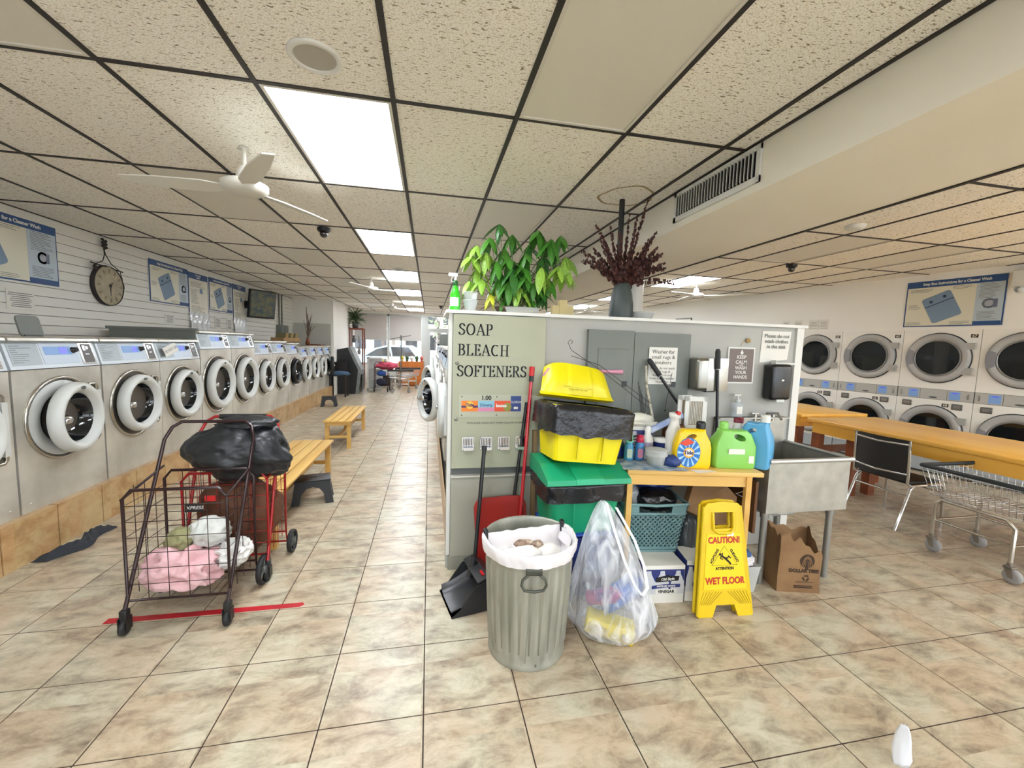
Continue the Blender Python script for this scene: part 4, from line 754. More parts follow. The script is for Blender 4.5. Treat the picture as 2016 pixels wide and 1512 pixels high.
def lf(u, v):
    x = -W+.025+2*W*u; e = abs(2*u-1); top = .63-.05*e**5-.02*(u-.5); z = .415+(top-.415)*v
    y = .12+.08*v-.03*sin(pi*v)*(1-e**4)+.05*e**6+(-.012 if abs(u-.5) < .17 else 0); return (x*(1-.12*v), y, z)
q.grid(lf, 40, 14); q.grid(lambda u, v: (V(lf(u, 1)).lerp(V(lf(u, 1))+V((0, .04, -.04)), v)), 40, 3); q.add([(-W, .09, .40), (W, .09, .40), (W, .12, .418), (-W, .12, .418), (-W, .19, .38), (W, .19, .38)], [(0, 1, 2, 3), (0, 4, 5, 1)]); q.obj('lid', YEL, t)
text('CAUTION  KEEP LID CLOSED\nWHEN NOT IN USE', .016, mat('yellow_emboss', 'b8aa08', .4), t, (0, .105, .46), (pi/2-.25, 0, 0))
b = MB(); b.blob((.99, 2.82, 1.47), (.15, .04, .02), .2, 2, 3, 3).tube([(.82, 2.80, 1.36), (.80, 2.80, 1.42), (.83, 2.80, 1.46), (.9, 2.81, 1.475)], .012, 8).tube([(1.12, 2.82, 1.46), (1.28, 2.82, 1.45), (1.40, 2.81, 1.45)], [.012, .012, .018], 8)
tag(b.obj('pink_dustpan', mat('pink_plastic', 'd08fa8', .4)), 'pink plastic tool lying behind the yellow lid', 'dustpan')
for k, pts in enumerate(([(.993, 2.80, 1.645), (1.0, 2.80, 1.665), (.985, 2.80, 1.675), (.965, 2.80, 1.655), (.99, 2.79, 1.60), (1.25, 2.78, 1.44), (1.60, 2.76, 1.19)], [(.99, 2.78, 1.56), (1.2, 2.78, 1.50), (1.62, 2.76, 1.22)])):
    tag(MB().tube(pts, .0022, 6).obj('wire_hanger', BLK), ['bent black wire hanger with hook, leaning over the yellow bin', 'straightened black wire beside the hooked hanger'][k], 'hanger')
for k, (a, b_) in enumerate((((1.60, 2.80, 1.55), (1.86, 2.76, 1.20)), ((2.115, 2.72, 1.64), (2.15, 2.70, .90)))):
    t = thing('mop_handle', ['black-gripped handle leaning across the rug notice', 'upright black handle with thick grip before the hand dryer'][k], 'handle', (0, 0, 0))
    p, q_ = V(a), V(b_); d_ = (q_-p).normalized(); MB().tube([p, q_ if k == 0 else q_], .011, 10).obj('pole', BLK, t); MB().tube([p, p+d_*.02, p+d_*.15], [.012, .019, .019], 12).obj('grip', BLKR, t); MB().tube([p+d_*.15, p+d_*.155], .0135, 10).obj('grip_ring', RINGP, t)
    t.location = (0, 0, 0)
tag(MB().tube([(1.58, 2.80, 1.50), (1.59, 2.79, 1.35), (1.66, 2.77, 1.05)], .010, 6).obj('peeling_rod', mat('peeling_white', 'c9c4b4', .8, var='8c8472', vs=40)), 'peeling white rod left of the rug notice', 'rod')
b = MB()
for i in range(4): b.tube([(1.52+i*.012, 2.79, 1.38-i*.03), (1.56+i*.01, 2.78, 1.10)], .0022, 5)
b.tube([(1.80, 2.80, 1.45), (1.76, 2.79, 1.22), (1.75, 2.78, 1.17)], .002, 5).blob((1.75, 2.78, 1.165), (.007, .007, .007), 0, 1, 0, 2)
tag(b.obj('wire_bundle', BLK), 'loose thin black wires standing behind the supplies', 'wires')
# ---------------------------------------------------------------- supply table
TH = .84; ta = radians(-10.9)
t = thing('supply_table', 'small pine table crowded with laundry supplies', 'table', (1.273, 2.400, 0), ta)
MB().bbox(0, 0, TH-.03, .89, .42, TH, .003).obj('tabletop', WOODX, t); MB().box(.03, .012, TH-.10, .80, .03, TH-.03).box(.03, .39, TH-.10, .80, .408, TH-.03).box(.012, .03, TH-.10, .03, .39, TH-.03).box(.80, .03, TH-.10, .818, .39, TH-.03).obj('apron', WOODX, t)
for x, y in ((.0, .0), (.78, .0), (.0, .375), (.78, .375)): MB().box(x, y, 0, x+.035, y+.035, TH-.03).obj('leg', WOOD, t)
TM = t.matrix_basis.copy()
TM = Matrix.Translation((1.273, 2.400, 0)) @ RZ(ta)
def tp(x, y, z=TH): p = TM @ V((x, y, z)); return (p.x, p.y, p.z)
def pnews(u, v):
    return (-.03+.42*u, -.012+.38*v, TH+.004+.006*noise.noise(V((u*4, v*4, 2)))+(.0 if u > .05 else .0))
o = MB().grid(pnews, 14, 12).obj('newspaper', mat('newsprint_blue', 'c9cfd2', .6, var='5a86a8', vs=14)); o.matrix_world = TM; tag(o, 'crumpled blue-white newspaper sheet on the pine table', 'newspaper')
q = MB().prism([(.44, -.03), (.58, .0), (.56, .03), (.42, .03)], TH+.0005, TH+.0015); o = q.obj('paper_scrap', PAPER); o.matrix_world = TM; tag(o, 'small paper scrap hanging over the table edge', 'paper')
def jug(loc, rz, name, label, cm_, w, d, h, cap, neck='right', hole=True, group=None):
    t = thing(name, label, 'bottle', loc, rz, group); b = MB()
    prof = [(.0, .42), (.01, .5), (.10, .5), (.45, .5), (.62, .46), (.76, .36), (.86, .2)] 
    def outline(k):   # side silhouette
        return [(-w*.5+.01, 0), (w*.5-.01, 0), (w*.5, .02), (w*.5, h*.50), (w*.46, h*.66), (w*.34, h*.86), (w*.33, h*.95), (w*.12, h*.95), (w*.10, h*.93), (-w*.28, h*.93), (-w*.40, h*.84), (-w*.5, h*.55), (-w*.5, .02)]
    pts = outline(0); k = len(pts)
    bm = bmesh.new(); cx, cz = 0, h*.5
    rings = []
    for yy, s in ((-d/2, .86), (-d/2*.9, .95), (-d/2*.55, 1), (d/2*.55, 1), (d/2*.9, .95), (d/2, .86)):
        rings.append([bm.verts.new((cx+(p[0]-cx)*s, yy*(1 if p[1] < h*.7 else .72), max(0, cz+(p[1]-cz)*(s if p[1] > .03 else 1)))) for p in pts])
    for a, c in zip(rings, rings[1:]):
        for i in range(k): bm.faces.new((a[i], a[(i+1) % k], c[(i+1) % k], c[i]))
    bm.faces.new(rings[0][::-1]); bm.faces.new(rings[-1])
    bm.verts.index_update(); b.add([v.co[:] for v in bm.verts], [[v.index for v in f.verts] for f in bm.faces], False); bm.free()
    o = b.obj('bottle', cm_, t); md = o.modifiers.new('s', 'BEVEL'); md.width = .008; md.segments = 2
    if hole:      # cut the hand hole right through the shoulder
        cu = MB().lathe([(0, -d)]+[(w*.115, -d), (w*.115, d)]+[(0, d)], 24, (0, 0, 0), 'y').obj('cut', cm_); cu.matrix_world = t.matrix_basis @ TR(-w*.08, 0, h*.76) @ RY(radians(-18)) @ Matrix.Diagonal((1.25, 1, .62, 1))
        t.matrix_world = TR(*loc) @ RZ(rz); cu.matrix_world = t.matrix_world @ TR(-w*.08, 0, h*.76) @ RY(radians(-18)) @ Matrix.Diagonal((1.25, 1, .62, 1))
        bo = o.modifiers.new('b', 'BOOLEAN'); bo.object = cu; bo.operation = 'DIFFERENCE'; bo.solver = 'EXACT'
        bpy.context.view_layer.update(); me = bpy.data.meshes.new_from_object(o.evaluated_get(bpy.context.evaluated_depsgraph_get())); me.name = 'bottle'; o.modifiers.clear(); o.data = me; bpy.data.objects.remove(cu)
    for f in o.data.polygons: f.use_smooth = True
    o.data.set_sharp_from_angle(angle=radians(50))
    if 0: MB().tube([(-w*.26, 0, h*.80), (-w*.18, 0, h*.90), (w*.06, 0, h*.90), (w*.10, 0, h*.80), (w*.06, 0, h*.70)], .014, 8).obj('handle', cm_, t)
    MB().lathe([(.0, h+.035), (.026, h+.033), (.03, h+.02), (.03, h*.95)], 20, (w*.225, 0, 0)).obj('cap', cap, t); return t
YJ = mat('yellow_jug', 'f0c80a', .3); GJ = mat('green_jug', '86c85a', .3); BJ = mat('blue_jug', '5aa6d4', .3)
x, y, z = tp(.46, .13); j = jug((x, y, z), radians(-16), 'detergent_jug', 'yellow detergent jug with a blue sunburst label, on the pine table', YJ, .235, .115, .275, BLK)
q = MB(); q.disc(-.035, .105, .075, -.0585, .001, 32, .10); l = q.obj('round_label', mat('label_blue', '2f74c0', .35), j)
q = MB()
for i in range(12):
    a = i*pi/6; q.prism([(-.035+.02*cos(a), .10+.02*sin(a)), (-.035+.072*cos(a-.1), .105+.095*sin(a-.1)), (-.035+.072*cos(a+.1), .105+.095*sin(a+.1))], -.0605, -.0595, 'y')
q.obj('ray', mat('label_sky', 'a8d0ea', .35), l); q = MB().disc(-.035, .105, .035, -.0610, .001, 24); q.obj('disc', mat('label_amber', 'eeb03a', .35), l); MB().disc(-.035, .105, .025, -.0622, .001, 24).obj('disc', PAPER, l)
MB().prism([(-.1, .165), (-.045, .203), (-.002, .175), (-.055, .15)], -.0625, -.0615, 'y').obj('red_flash', mat('label_red', 'd84a30', .35), l)
text('Tide', .034, mat('lab_ink_navy'), l, (-.037, -.0645, .105), bold=.001)
q = jug((tp(.745, .15)[0], tp(.745, .15)[1], TH), radians(-10), 'detergent_jug', 'light green detergent jug seen from the back, beside the yellow one', GJ, .285, .13, .275, GJ)
q.scale = (-1, 1, 1)
MB().flat(-.055, .10, .055, .135, -.066).obj('paper_label', PAPER, q); MB().flat(-.12, .04, -.085, .09, -.066).obj('paper_label', PAPER, q)
q = jug((tp(.925, .17)[0], tp(.925, .17)[1], TH), radians(-60), 'softener_jug', 'sky blue softener bottle with white cap at the right table end', BJ, .20, .12, .33, WPL)
x, y, z = tp(.42, .27); t = thing('white_pump_jug', 'white capped bottle with red spout behind the yellow jug', 'bottle', (x-.03, y, z)); MB().lathe([(0, 0), (.05, 0), (.055, .02), (.055, .2), (.03, .27), (.028, .30), (.04, .31), (.04, .34), (.02, .345), (0, .345)], 24).obj('bottle', WPL, t); MB().cyl((0, -.05, .345), (0, -.02, .345), .014).obj('red_spout', RED, t)
x, y, z = tp(.86, .29); t = thing('white_pump_jug', 'white bottle with red cap behind the green jug', 'bottle', (x, y, z)); MB().lathe([(0, 0), (.045, 0), (.05, .02), (.05, .2), (.03, .26), (.03, .28), (0, .28)], 24).obj('bottle', WPL, t); MB().lathe([(.032, .28), (.032, .315), (0, .317)], 20).obj('red_cap', mat('maroon_cap', '7a2030', .4), t)
def small(x, y, col, capc, lab, lx):
    x, y, z = tp(x, y); t = thing('small_bottle', lab, 'bottle', (x, y, z+.006), radians(-15))
    MB().lathe([(0, 0), (.030, 0), (.033, .01), (.033, .09), (.028, .115), (.02, .125), (.02, .13)], 24, fn=lambda r, z, a: r*(1-.15*abs(sin(a)))).obj('bottle', col, t)
    MB().lathe([(.023, .127), (.027, .13), (.023, .175), (.0, .177)], 20, fn=lambda r, z, a: r+.0008*sin(a*20)).obj('cap', capc, t); MB().prism(rr(-.018, .02, .018, .085, .008, 3), -.0335, -.031, 'y').obj('paper_label', lx, t)
SB = mat('aqua_blue', '4793bb', .3)
small(.064, .22, SB, mat('mint_cap', '8ce0c0', .35), 'little blue bottle with a mint green cap', mat('pale_label', 'b8ccb8', .4)); small(.142, .23, mat('azure', '3f7fb8', .3), mat('crimson_cap', 'c8284c', .35), 'little blue bottle with a crimson cap', mat('pink_label', 'c88098', .4))
x, y, z = tp(.0, .30); t = thing('dark_bottle', 'dark green and navy bottle half behind the yellow bin', 'bottle', (x, y, z)); MB().lathe([(0, 0), (.05, 0), (.052, .1), (.04, .13), (.02, .15), (0, .15)], 20).obj('bottle', mat('dark_teal', '1c4a4a', .3), t); MB().lathe([(.053, .02), (.053, .09)], 20).obj('paper_label', NAVY, t)
x, y, z = tp(.215, .29); t = thing('white_bottle', 'white squeeze bottle with small print behind the two little blue bottles', 'bottle', (x, y, z)); MB().lathe([(0, 0), (.038, 0), (.04, .02), (.04, .13), (.034, .16), (.022, .18), (.022, .22), (.014, .235), (0, .236)], 24).obj('bottle', WPL, t); MB().lathe([(.0405, .04), (.0405, .125)], 24).obj('paper_label', mat('lilac_label', 'b5a8c4', .5, var='8a8494', vs=40), t)
x, y, z = tp(.33, .33); t = thing('blue_tub', 'navy tub with white lid behind the food container', 'tub', (x, y, z)); MB().lathe([(0, 0), (.05, 0), (.055, .12)], 24).obj('tub', NAVY, t); MB().lathe([(.06, .12), (.06, .15), (0, .152)], 24).obj('lid', WPL, t)
x, y, z = tp(.225, .135); t = thing('food_container', 'two stacked clear food tubs with lids on the newspaper', 'container', (x, y, z+.006)); MB().lathe([(0, 0), (.055, 0), (.065, .06), (.07, .065)], 28).obj('lower_tub', TUB, t); MB().lathe([(0, .004), (.052, .004), (.058, .04), (0, .045)], 24).obj('contents', mat('oat_paste', 'bfb896', .8), t); MB().lathe([(.074, .062), (.076, .07), (.07, .085), (.074, .09), (.076, .1), (.066, .104), (0, .1)], 28).obj('lid', TUB, t)
x, y, z = tp(.345, .12); tag(MB().blob((x, y, z+.035), (.075, .05, .04), .35, 2.2, 6, 4, zmin=z+.001, ridge=True).obj('blue_cloth', mat('blue_nylon', '2c4078', .5, bump=.2, bs=20)), 'crumpled dark blue cloth between the tubs and the yellow jug', 'cloth')
# vinegar cartons
def carton(loc, rz, label, w=.25, d=.18, h=.29, flaps=False):
    t = thing('vinegar_carton', label, 'carton', loc, rz)
    MB().box(0, 0, 0, w, d, h).obj('box', mat('carton_navy', '2a3474', .5), t); MB().flat(0, 0, w, h*.24, 0).obj('white_band', PAPER, t); MB().flat(0, h*.9, w, h, 0).obj('white_band', PAPER, t); MB().box(0, 0, h, w, d, h+.001).obj('top_print', PAPER, t); MB().box(-.001, 0, 0, 0, d, h*.35).box(w, 0, 0, w+.001, d, h).obj('side_print', PAPER, t)
    b = MB()
    for cx in (w*.12, w*.45, w*.84): hw = w*.17; b.prism([(max(0, cx-hw), h*.24), (min(w, cx+hw), h*.24), (min(w, cx+hw), h*.55), (cx+hw*.35, h*.78), (cx+hw*.3, h*.86), (cx-hw*.3, h*.86), (cx-hw*.35, h*.78), (max(0, cx-hw), h*.55)], -.0015, -.0002, 'y')
    b.obj('bottle_picture', mat('jug_print', 'c9cbd0', .5), t)
    MB().prism([(w*.3, h*.56), (w*.85, h*.60), (w*.87, h*.72), (w*.62, h*.73), (w*.6, h*.76), (w*.45, h*.72), (w*.3, h*.68)], -.003, -.002, 'y').obj('name_plate', INK, t); text('Old Style', h*.095, PAPER, t, (w*.58, -.0035, h*.645), (pi/2, -.05, 0), shear=.2, bold=.0006)
    MB().prism([(w*.2, h*.38), (w*.55, h*.42), (w*.9, h*.42), (w*.9, h*.51), (w*.55, h*.51), (w*.2, h*.47)], -.003, -.002, 'y').obj('navy_ribbon', mat('carton_navy'), t); text('DISTILLED WHITE', h*.062, PAPER, t, (w*.55, -.0035, h*.455), bold=.0004)
    MB().flat(w*.3, h*.25, w*.82, h*.37, -.002).obj('white_plate', PAPER, t); text('VINEGAR', h*.105, INK, t, (w*.56, -.0035, h*.31), bold=.001)
    if flaps: MB().add([(0, 0, h), (w, 0, h), (w*1.05, -.05, h+.05), (-.02, -.05, h+.06), (0, d, h), (w, d, h), (w, d+.06, h+.08), (0, d+.06, h+.08), (-.1, .02, h+.02), (-.08, d, h+.04)], [(0, 1, 2, 3), (4, 5, 6, 7), (0, 8, 9, 4)]).obj('flap', PAPER, t)
    return t
carton((1.355, 2.27, 0), radians(-6), 'blue and white vinegar carton on the floor beside the clear bag', .27, .2, .25); carton((1.645, 2.255, 0), radians(-12), 'second vinegar carton mostly behind the wet floor sign', .22, .2, .27)
x, y, z = tp(.02, .325); carton((x-.0, y, z), ta, 'opened vinegar carton standing at the back of the pine table', .245, .11, .22, True)
x, y, z = tp(.16, .3); tag(MB().blob((x-.0, y+.05, z+.27), (.12, .06, .045), .4, 2, 5, 4, ridge=True).obj('paper_bag', mat('off_white_paper', 'd8d6c8', .7)), 'crumpled off-white paper on top of the opened carton', 'paper')
q = MB(); q.M = TR(*tp(.27, .36, TH+.17)) @ RZ(ta) @ RY(radians(-28)) @ RX(radians(-20)); q.bbox(-.02, -.08, 0, .24, .08, .045, .01); q.box(-.02, -.085, .018, .24, -.08, .03)
tag(q.obj('soap_pack', mat('pale_blue_pack', 'c4cfe2', .3, var='6f86bc', vs=8)), 'pale blue plastic wrapped pack leaning on the carton', 'pack')
q = MB(); q.M = TR(*tp(.40, .34, TH)) @ RZ(ta); q.box(-.05, -.03, 0, .10, .06, .24, .01, .01); tag(q.obj('brown_bag', mat('rust_brown_bag', '6e4218', .6, bump=.3, bs=12)), 'rust brown bag behind the yellow jug', 'bag')
for k, (lx, w, h, dz) in enumerate(((.46, .13, .455, 0), (.50, .16, .45, .0))):
    t = thing('air_grille', ['white return air filter panel leaning behind the louvred grille', 'white louvred air grille standing upright on the table'][k], 'grille', tp(lx, .40-.03*k), ta)
    b = MB().box(0, -.012, 0, w, 0, .02).box(0, -.012, h-.035, w, 0, h).box(0, -.012, 0, .03, 0, h).box(w-.03, -.012, 0, w, 0, h)
    if k: b.box(0, -.012, h*.48, w, 0, h*.53)
    b.obj('frame', WPL, t); MB().box(.02, -.003, .02, w-.02, -.001, h-.03).obj('backing', mat('grille_tan', 'a5957c', .8), t)
    if k:
        sl = MB().box(0, -.010, 0, .003, -.003, .17).mesh('slat', WPL)
        for r_ in (.03, .245):
            for i in range(9): link('slat', sl, t, (.036+i*.0115, 0, r_))
tag(MB().box(*tp(.57, .26, TH), *[a+b_ for a, b_ in zip(tp(.57, .26, TH), (.12, .04, .10))]).obj('small_carton', mat('khaki_box', '8f8a5c', .7)), 'khaki box between the yellow and green jugs', 'box')
# under the table
TEAL = mat('teal_plastic', '6f9294', .45)
t = thing('laundry_basket', 'teal lattice laundry basket under the table', 'basket', (1.52, 2.56, .255), radians(-8))
def wallpt(side, s, h_):   # s -1..1 across, h 0..1 up
    w, d = .17+.05*h_, .12+.04*h_; zz = .34*h_
    return {0: (s*w, -d, zz), 1: (w, s*d, zz), 2: (-s*w, d, zz), 3: (-w, -s*d, zz)}[side]
for side in range(4):
    b = MB(); n = 12 if side in (0, 2) else 9
    for i in range(-8, n+1):
        for dr in (1, -1):
            pts = []
            for k in range(9):
                h_ = .06+.74*k/8; s = -1+2*(i+ (k*.9 if dr > 0 else 8-k*.9))/n
                if -1 <= s <= 1: pts.append(wallpt(side, s, h_))
            if len(pts) > 1: b.tube(pts, .0055, 4, smooth=False)
    b.obj('lattice_wall', TEAL, t, kind='stuff')
b = MB()
for h_, r in ((.0, .012), (.06, .01), (.80, .009)): b.tube([V(wallpt(s_, a, h_)) for s_ in range(4) for a in (-.92, 0, .92)], r, 6, closed=True)
for side in range(4):
    for a, bb_ in ((-.95, -.55), (.5, .95)): b.add([wallpt(side, a, .8), wallpt(side, bb_, .8), wallpt(side, bb_, .98), wallpt(side, a, .98)], [(0, 1, 2, 3)])
b.tube([V(wallpt(s_, a, 1.0-(.03 if a == 0 else 0))) for s_ in range(4) for a in (-.92, 0, .92)], .010, 8, closed=True); b.box(-.17, -.12, 0, .17, .12, .006); b.obj('rim', TEAL, t)
tag(MB().blob((1.57, 2.56, .575), (.15, .11, .075), .3, 2.2, 11, 4, ridge=True).obj('black_bag', BAGB), 'black plastic bag stuffed in the teal basket', 'bag')
tag(MB().blob((1.62, 2.65, .68), (.19, .09, .055), .35, 2.2, 21, 4, ridge=True).obj('blue_bag', mat('blue_film', '26366e', .25, bump=.4, bs=20)), 'shiny dark blue plastic bag under the table top', 'bag')
tag(MB().blob((1.39, 2.60, .58), (.07, .08, .10), .3, 2, 31, 4, ridge=True).obj('grey_film_bag', mat('grey_film', '8e9498', .2, bump=.4, bs=20)), 'translucent grey plastic bag beside the left table leg', 'bag')
tag(MB().blob((1.80, 2.50, .30), (.07, .09, .22), .3, 2.4, 33, 4, ridge=True).obj('grey_film_bag', mat('dark_film', '4c5054', .2, bump=.4, bs=20)), 'dark translucent bag between basket and sign', 'bag')
q = MB(); q.M = TR(1.92, 2.42, .575) @ RZ(ta) @ RY(radians(18)) @ RX(radians(-22)); q.add([(-.17, 0, -.10), (.16, -.03, -.14), (.17, -.01, .10), (.06, -.05, .14), (-.02, .0, .145), (-.15, 0, .08), (-.17, .07, -.10), (.16, .06, -.14), (.17, .07, .10), (.06, .06, .14), (-.02, .07, .145), (-.15, .07, .08)], [(0, 1, 2, 3), (3, 4, 5, 0), (9, 8, 7, 6), (6, 11, 10, 9), (0, 6, 7, 1), (1, 7, 8, 2), (2, 8, 9, 3), (3, 9, 10, 4), (4, 10, 11, 5), (5, 11, 6, 0)])
tag(q.obj('paper_bag', BAGP), 'folded brown paper bag under the table behind the sign', 'paper bag')
tag(MB().box(2.44, 2.42, .36, 2.46, 2.80, .72).box(2.38, 2.80, .36, 2.46, 2.81, .72).obj('cardboard_sheet', mat('brown_card', '5e3d22', .8)) , 'dark cardboard sheet wedged between the table and the sink', 'cardboard'); bpy.data.objects['cardboard_sheet'].location = (-.265, -.10, .03)
t = thing('storage_tub', 'clear tub heaped with blue and white cloth behind the sign', 'tub', (2.06, 2.38, 0), radians(-5)); MB().box(-.13, -.10, 0, .13, .10, .003).add([(-.13, -.1, 0), (.13, -.1, 0), (.13, .1, 0), (-.13, .1, 0), (-.15, -.12, .19), (.15, -.12, .19), (.15, .12, .19), (-.15, .12, .19)], [(0, 1, 5, 4), (1, 2, 6, 5), (2, 3, 7, 6), (3, 0, 4, 7)]).obj('tub', TUB, t)
tag(MB().blob((2.06, 2.38, .20), (.16, .12, .05), .3, 2.2, 41, 4, ridge=True).obj('white_cloth', mat('white_cotton', 'd8d6d8', .9)), 'white cloth heaped in the clear tub', 'cloth'); tag(MB().blob((2.09, 2.36, .235), (.11, .07, .035), .3, 2.2, 42, 3, ridge=True).obj('blue_rag', mat('steel_blue_cloth', '3c5c8c', .9)), 'blue rag on the white cloth in the clear tub', 'cloth')
tag(MB().blob((2.55, 2.55, .48), (.16, .12, .06), .35, 2.2, 51, 4, ridge=True).obj('plastic_film_bag', mat('pale_film', 'b4b6b4', .2, bump=.4, bs=20)), 'clear crumpled plastic under the sink', 'bag')
q = MB().tube([(2.28, 2.46, .60), (2.40, 2.46, .64), (2.42, 2.46, .60), (2.28, 2.46, .585), (2.20, 2.46, .62), (2.33, 2.46, .65), (2.35, 2.46, .69), (2.32, 2.46, .71)], .004, 6); tag(q.obj('white_hanger', WPL), 'white plastic hanger hooked at the right table leg', 'hanger'); q2 = bpy.data.objects['white_hanger']; q2.location = (-.1, -.05, .02)
# clear bag of bottles
def bagf(u, v):
    a = 2*pi*u; z = v; r = (.27*(1-v)**.75*(.55+.45*min(1, v*9+.4))+.012)
    if v < .12: r = .27*(.72+.28*(v/.12)**.5)*.95
    f_ = 1+.10*sin(a*7+v*3)*(v**.5)+.05*noise.noise(V((cos(a)*2.5, sin(a)*2.5, v*4)))
    cx = -.02-.10*v**1.2; return (cx+r*f_*cos(a)*1.05, r*f_*sin(a)*.85, .004+.76*v)
t = thing('clear_bag', 'translucent plastic bag with bottles beside the metal can', 'bag', (1.09, 2.10, 0))
MB().grid(bagf, 96, 40).obj('film', FILM, t)
b = MB()
def band(pts, w):
    for a, c in zip(pts, pts[1:]): b.add([V(a)-V((w, 0, 0)), V(a)+V((w, -.01, 0)), V(c)+V((w, -.01, 0)), V(c)-V((w, 0, 0))], [(0, 1, 2, 3)], True)
band([(-.11, -.02, .76), (-.08, -.08, .62), (-.04, -.14, .47), (.0, -.19, .36), (.03, -.215, .32), (.06, -.21, .36), (.055, -.17, .46), (.02, -.12, .58), (-.06, -.04, .74)], .007)
b.obj('handle_loop', mat('white_film', 'e6e8ea', .3), t)
q = MB(); q.M = TR(1.0, 2.03, .075) @ RZ(radians(-25)) @ RY(radians(8)); q.bbox(-.12, -.06, -.055, .15, .06, .035, .012); p = tag(q.obj('yellow_pack', mat('pack_yellow', 'e2cc1e', .4)), 'yellow wrapped pack at the bottom of the clear bag', 'pack')
q = MB(); q.M = TR(1.0, 2.03, .075) @ RZ(radians(-25)) @ RY(radians(8)); q.box(-.10, -.062, -.035, .0, -.060, .01).box(.08, -.062, -.035, .12, -.060, .005); q.obj('pack_label', mat('label_olive', 'b8a018', .4), p)
q = MB(); q.M = TR(1.14, 2.12, .20) @ RZ(radians(20)) @ RY(radians(80)); q.lathe([(0, -.16), (.06, -.16), (.065, -.1), (.065, .08), (.03, .13), (.025, .16), (0, .16)], 24); tag(q.obj('blue_bottle', mat('royal_blue', '2a5aa8', .3)), 'blue bottle lying inside the clear bag', 'bottle')
q = MB(); q.M = TR(.99, 2.06, .22) @ RZ(radians(-30)) @ RY(radians(70)); q.lathe([(0, -.1), (.04, -.1), (.045, .05), (.02, .09), (0, .1)], 20); tag(q.obj('pink_bottle', mat('navy_pink', '3a3a78', .4, var='b04878', vs=12)), 'navy and pink bottle inside the clear bag', 'bottle')
# wet floor sign
SY = mat('sign_yellow', 'e0c010', .4, bump=.05, bs=30, var='d4b20c', vs=4)
t = thing('wet_floor_sign', 'yellow folding wet floor sign standing in front of the table', 'sign', (1.80, 2.075, 0), radians(-4))
def panel(y0, lean, nm, lettering):
    M = TR(0, y0, 0) @ RX(lean)
    q = MB(); q.M = M
    def W(z): return .178-.058*(z/.68)
    # main shape built from strips so the hand hole and the foot notch stay open
    def quad(z0, z1, a0, a1, c0, c1): q.prism([(a0, z0), (a1, z0), (c1, z1), (c0, z1)], -.008, .008, 'y')
    quad(0, .07, -W(0), -.085, -W(.07), -.06); quad(0, .07, .085, W(0), .06, W(.07)); quad(.07, .53, -W(.07), W(.07), -W(.53), W(.53))
    quad(.53, .63, -W(.53), -.065, -W(.63), -.065); quad(.53, .63, .065, W(.53), .065, W(.63))
    q.prism([(-W(.63), .63), (W(.63), .63), (W(.67), .665), (W(.68)-.02, .685), (0, .695), (-W(.68)+.02, .685), (-W(.67), .665)], -.008, .008, 'y')
    p = q.obj(nm, SY, t)
    q = MB(); q.M = M
    for s in (-1, 1): q.tube([(s*W(0), 0, .006), (s*W(.67), 0, .665)], .011, 6)
    q.tube([(-.07, -.008, .63), (-.07, -.012, .53), (-.04, -.014, .505), (.04, -.014, .505), (.07, -.012, .53), (.07, -.008, .63)], .010, 6); q.obj('raised_rim', SY, p)
    if lettering:
        q = MB(); q.M = M; q.prism([(-.142, .165), (.142, .165), (.112, .50), (-.112, .50)], -.0105, -.008, 'y'); q.obj('face_plate', mat('sign_face', 'e8cc14', .4), p)
        q = MB(); q.M = M
        for i in range(7):
            for s in (-1, 1): q.tube([(s*(.02+i*.02), -.009, .15), (s*(.10+i*.012), -.009, .075)], .0025, 4)
        q.obj('groove_ribs', mat('sign_groove', 'c4a60a', .5), p)
        def tx(s_, size, x, z, m, rot=0, **k): 
            o = text(s_, size, m, p, (0, 0, 0), **k); o.matrix_local = M @ TR(x, -.0115, z) @ RY(-rot) @ RX(pi/2)
        SR = mat('sign_red', 'b82a1c', .5)
        tx('CAUTION!', .052, 0, .46, SR, bold=.0022, sx=.85); tx('WET FLOOR', .056, 0, .215, SR, bold=.0022, sx=.82); tx('ATTENTION', .024, 0, .29, INK, bold=.001, sx=.9)
        tx('ACHTUNG', .022, -.066, .365, INK, radians(58), bold=.0008, sx=.9); tx('CUIDADO', .022, .066, .365, INK, radians(-58), bold=.0008, sx=.9)
        q = MB(); q.M = M; q.tube([(-.085, -.011, .31), (.085, -.011, .31), (0, -.011, .425)], .0015, 4, closed=True)
        q.disc(-.028, .375, .008, -.0105); 
        for pl_, r in (([(-.02, .368), (.005, .35), (.028, .33), (.04, .316)], .006), ([(.0, .355), (.022, .352), (.026, .365), (.04, .352)], .0045), ([(-.02, .366), (-.028, .352), (-.012, .345)], .0035), ([(-.015, .366), (-.012, .384)], .003)): q.tube([(a, -.0112, c) for a, c in pl_], r, 5)
        q.obj('slip_pictogram', INK, p)
        q = MB(); q.M = M; q.flat(.02, .485, .065, .51, -.0115); q.obj('price_sticker', PAPER, p)
panel(0, radians(-9), 'front_leaf', True); panel(.045, radians(-9), 'rear_leaf', False)
b = MB(); b.M = TR(0, 0, 0) @ RX(radians(-9)); b.box(-.09, .0, .655, -.07, .05, .665).box(.07, 0, .655, .09, .05, .665); b.obj('hinge', SY, t)
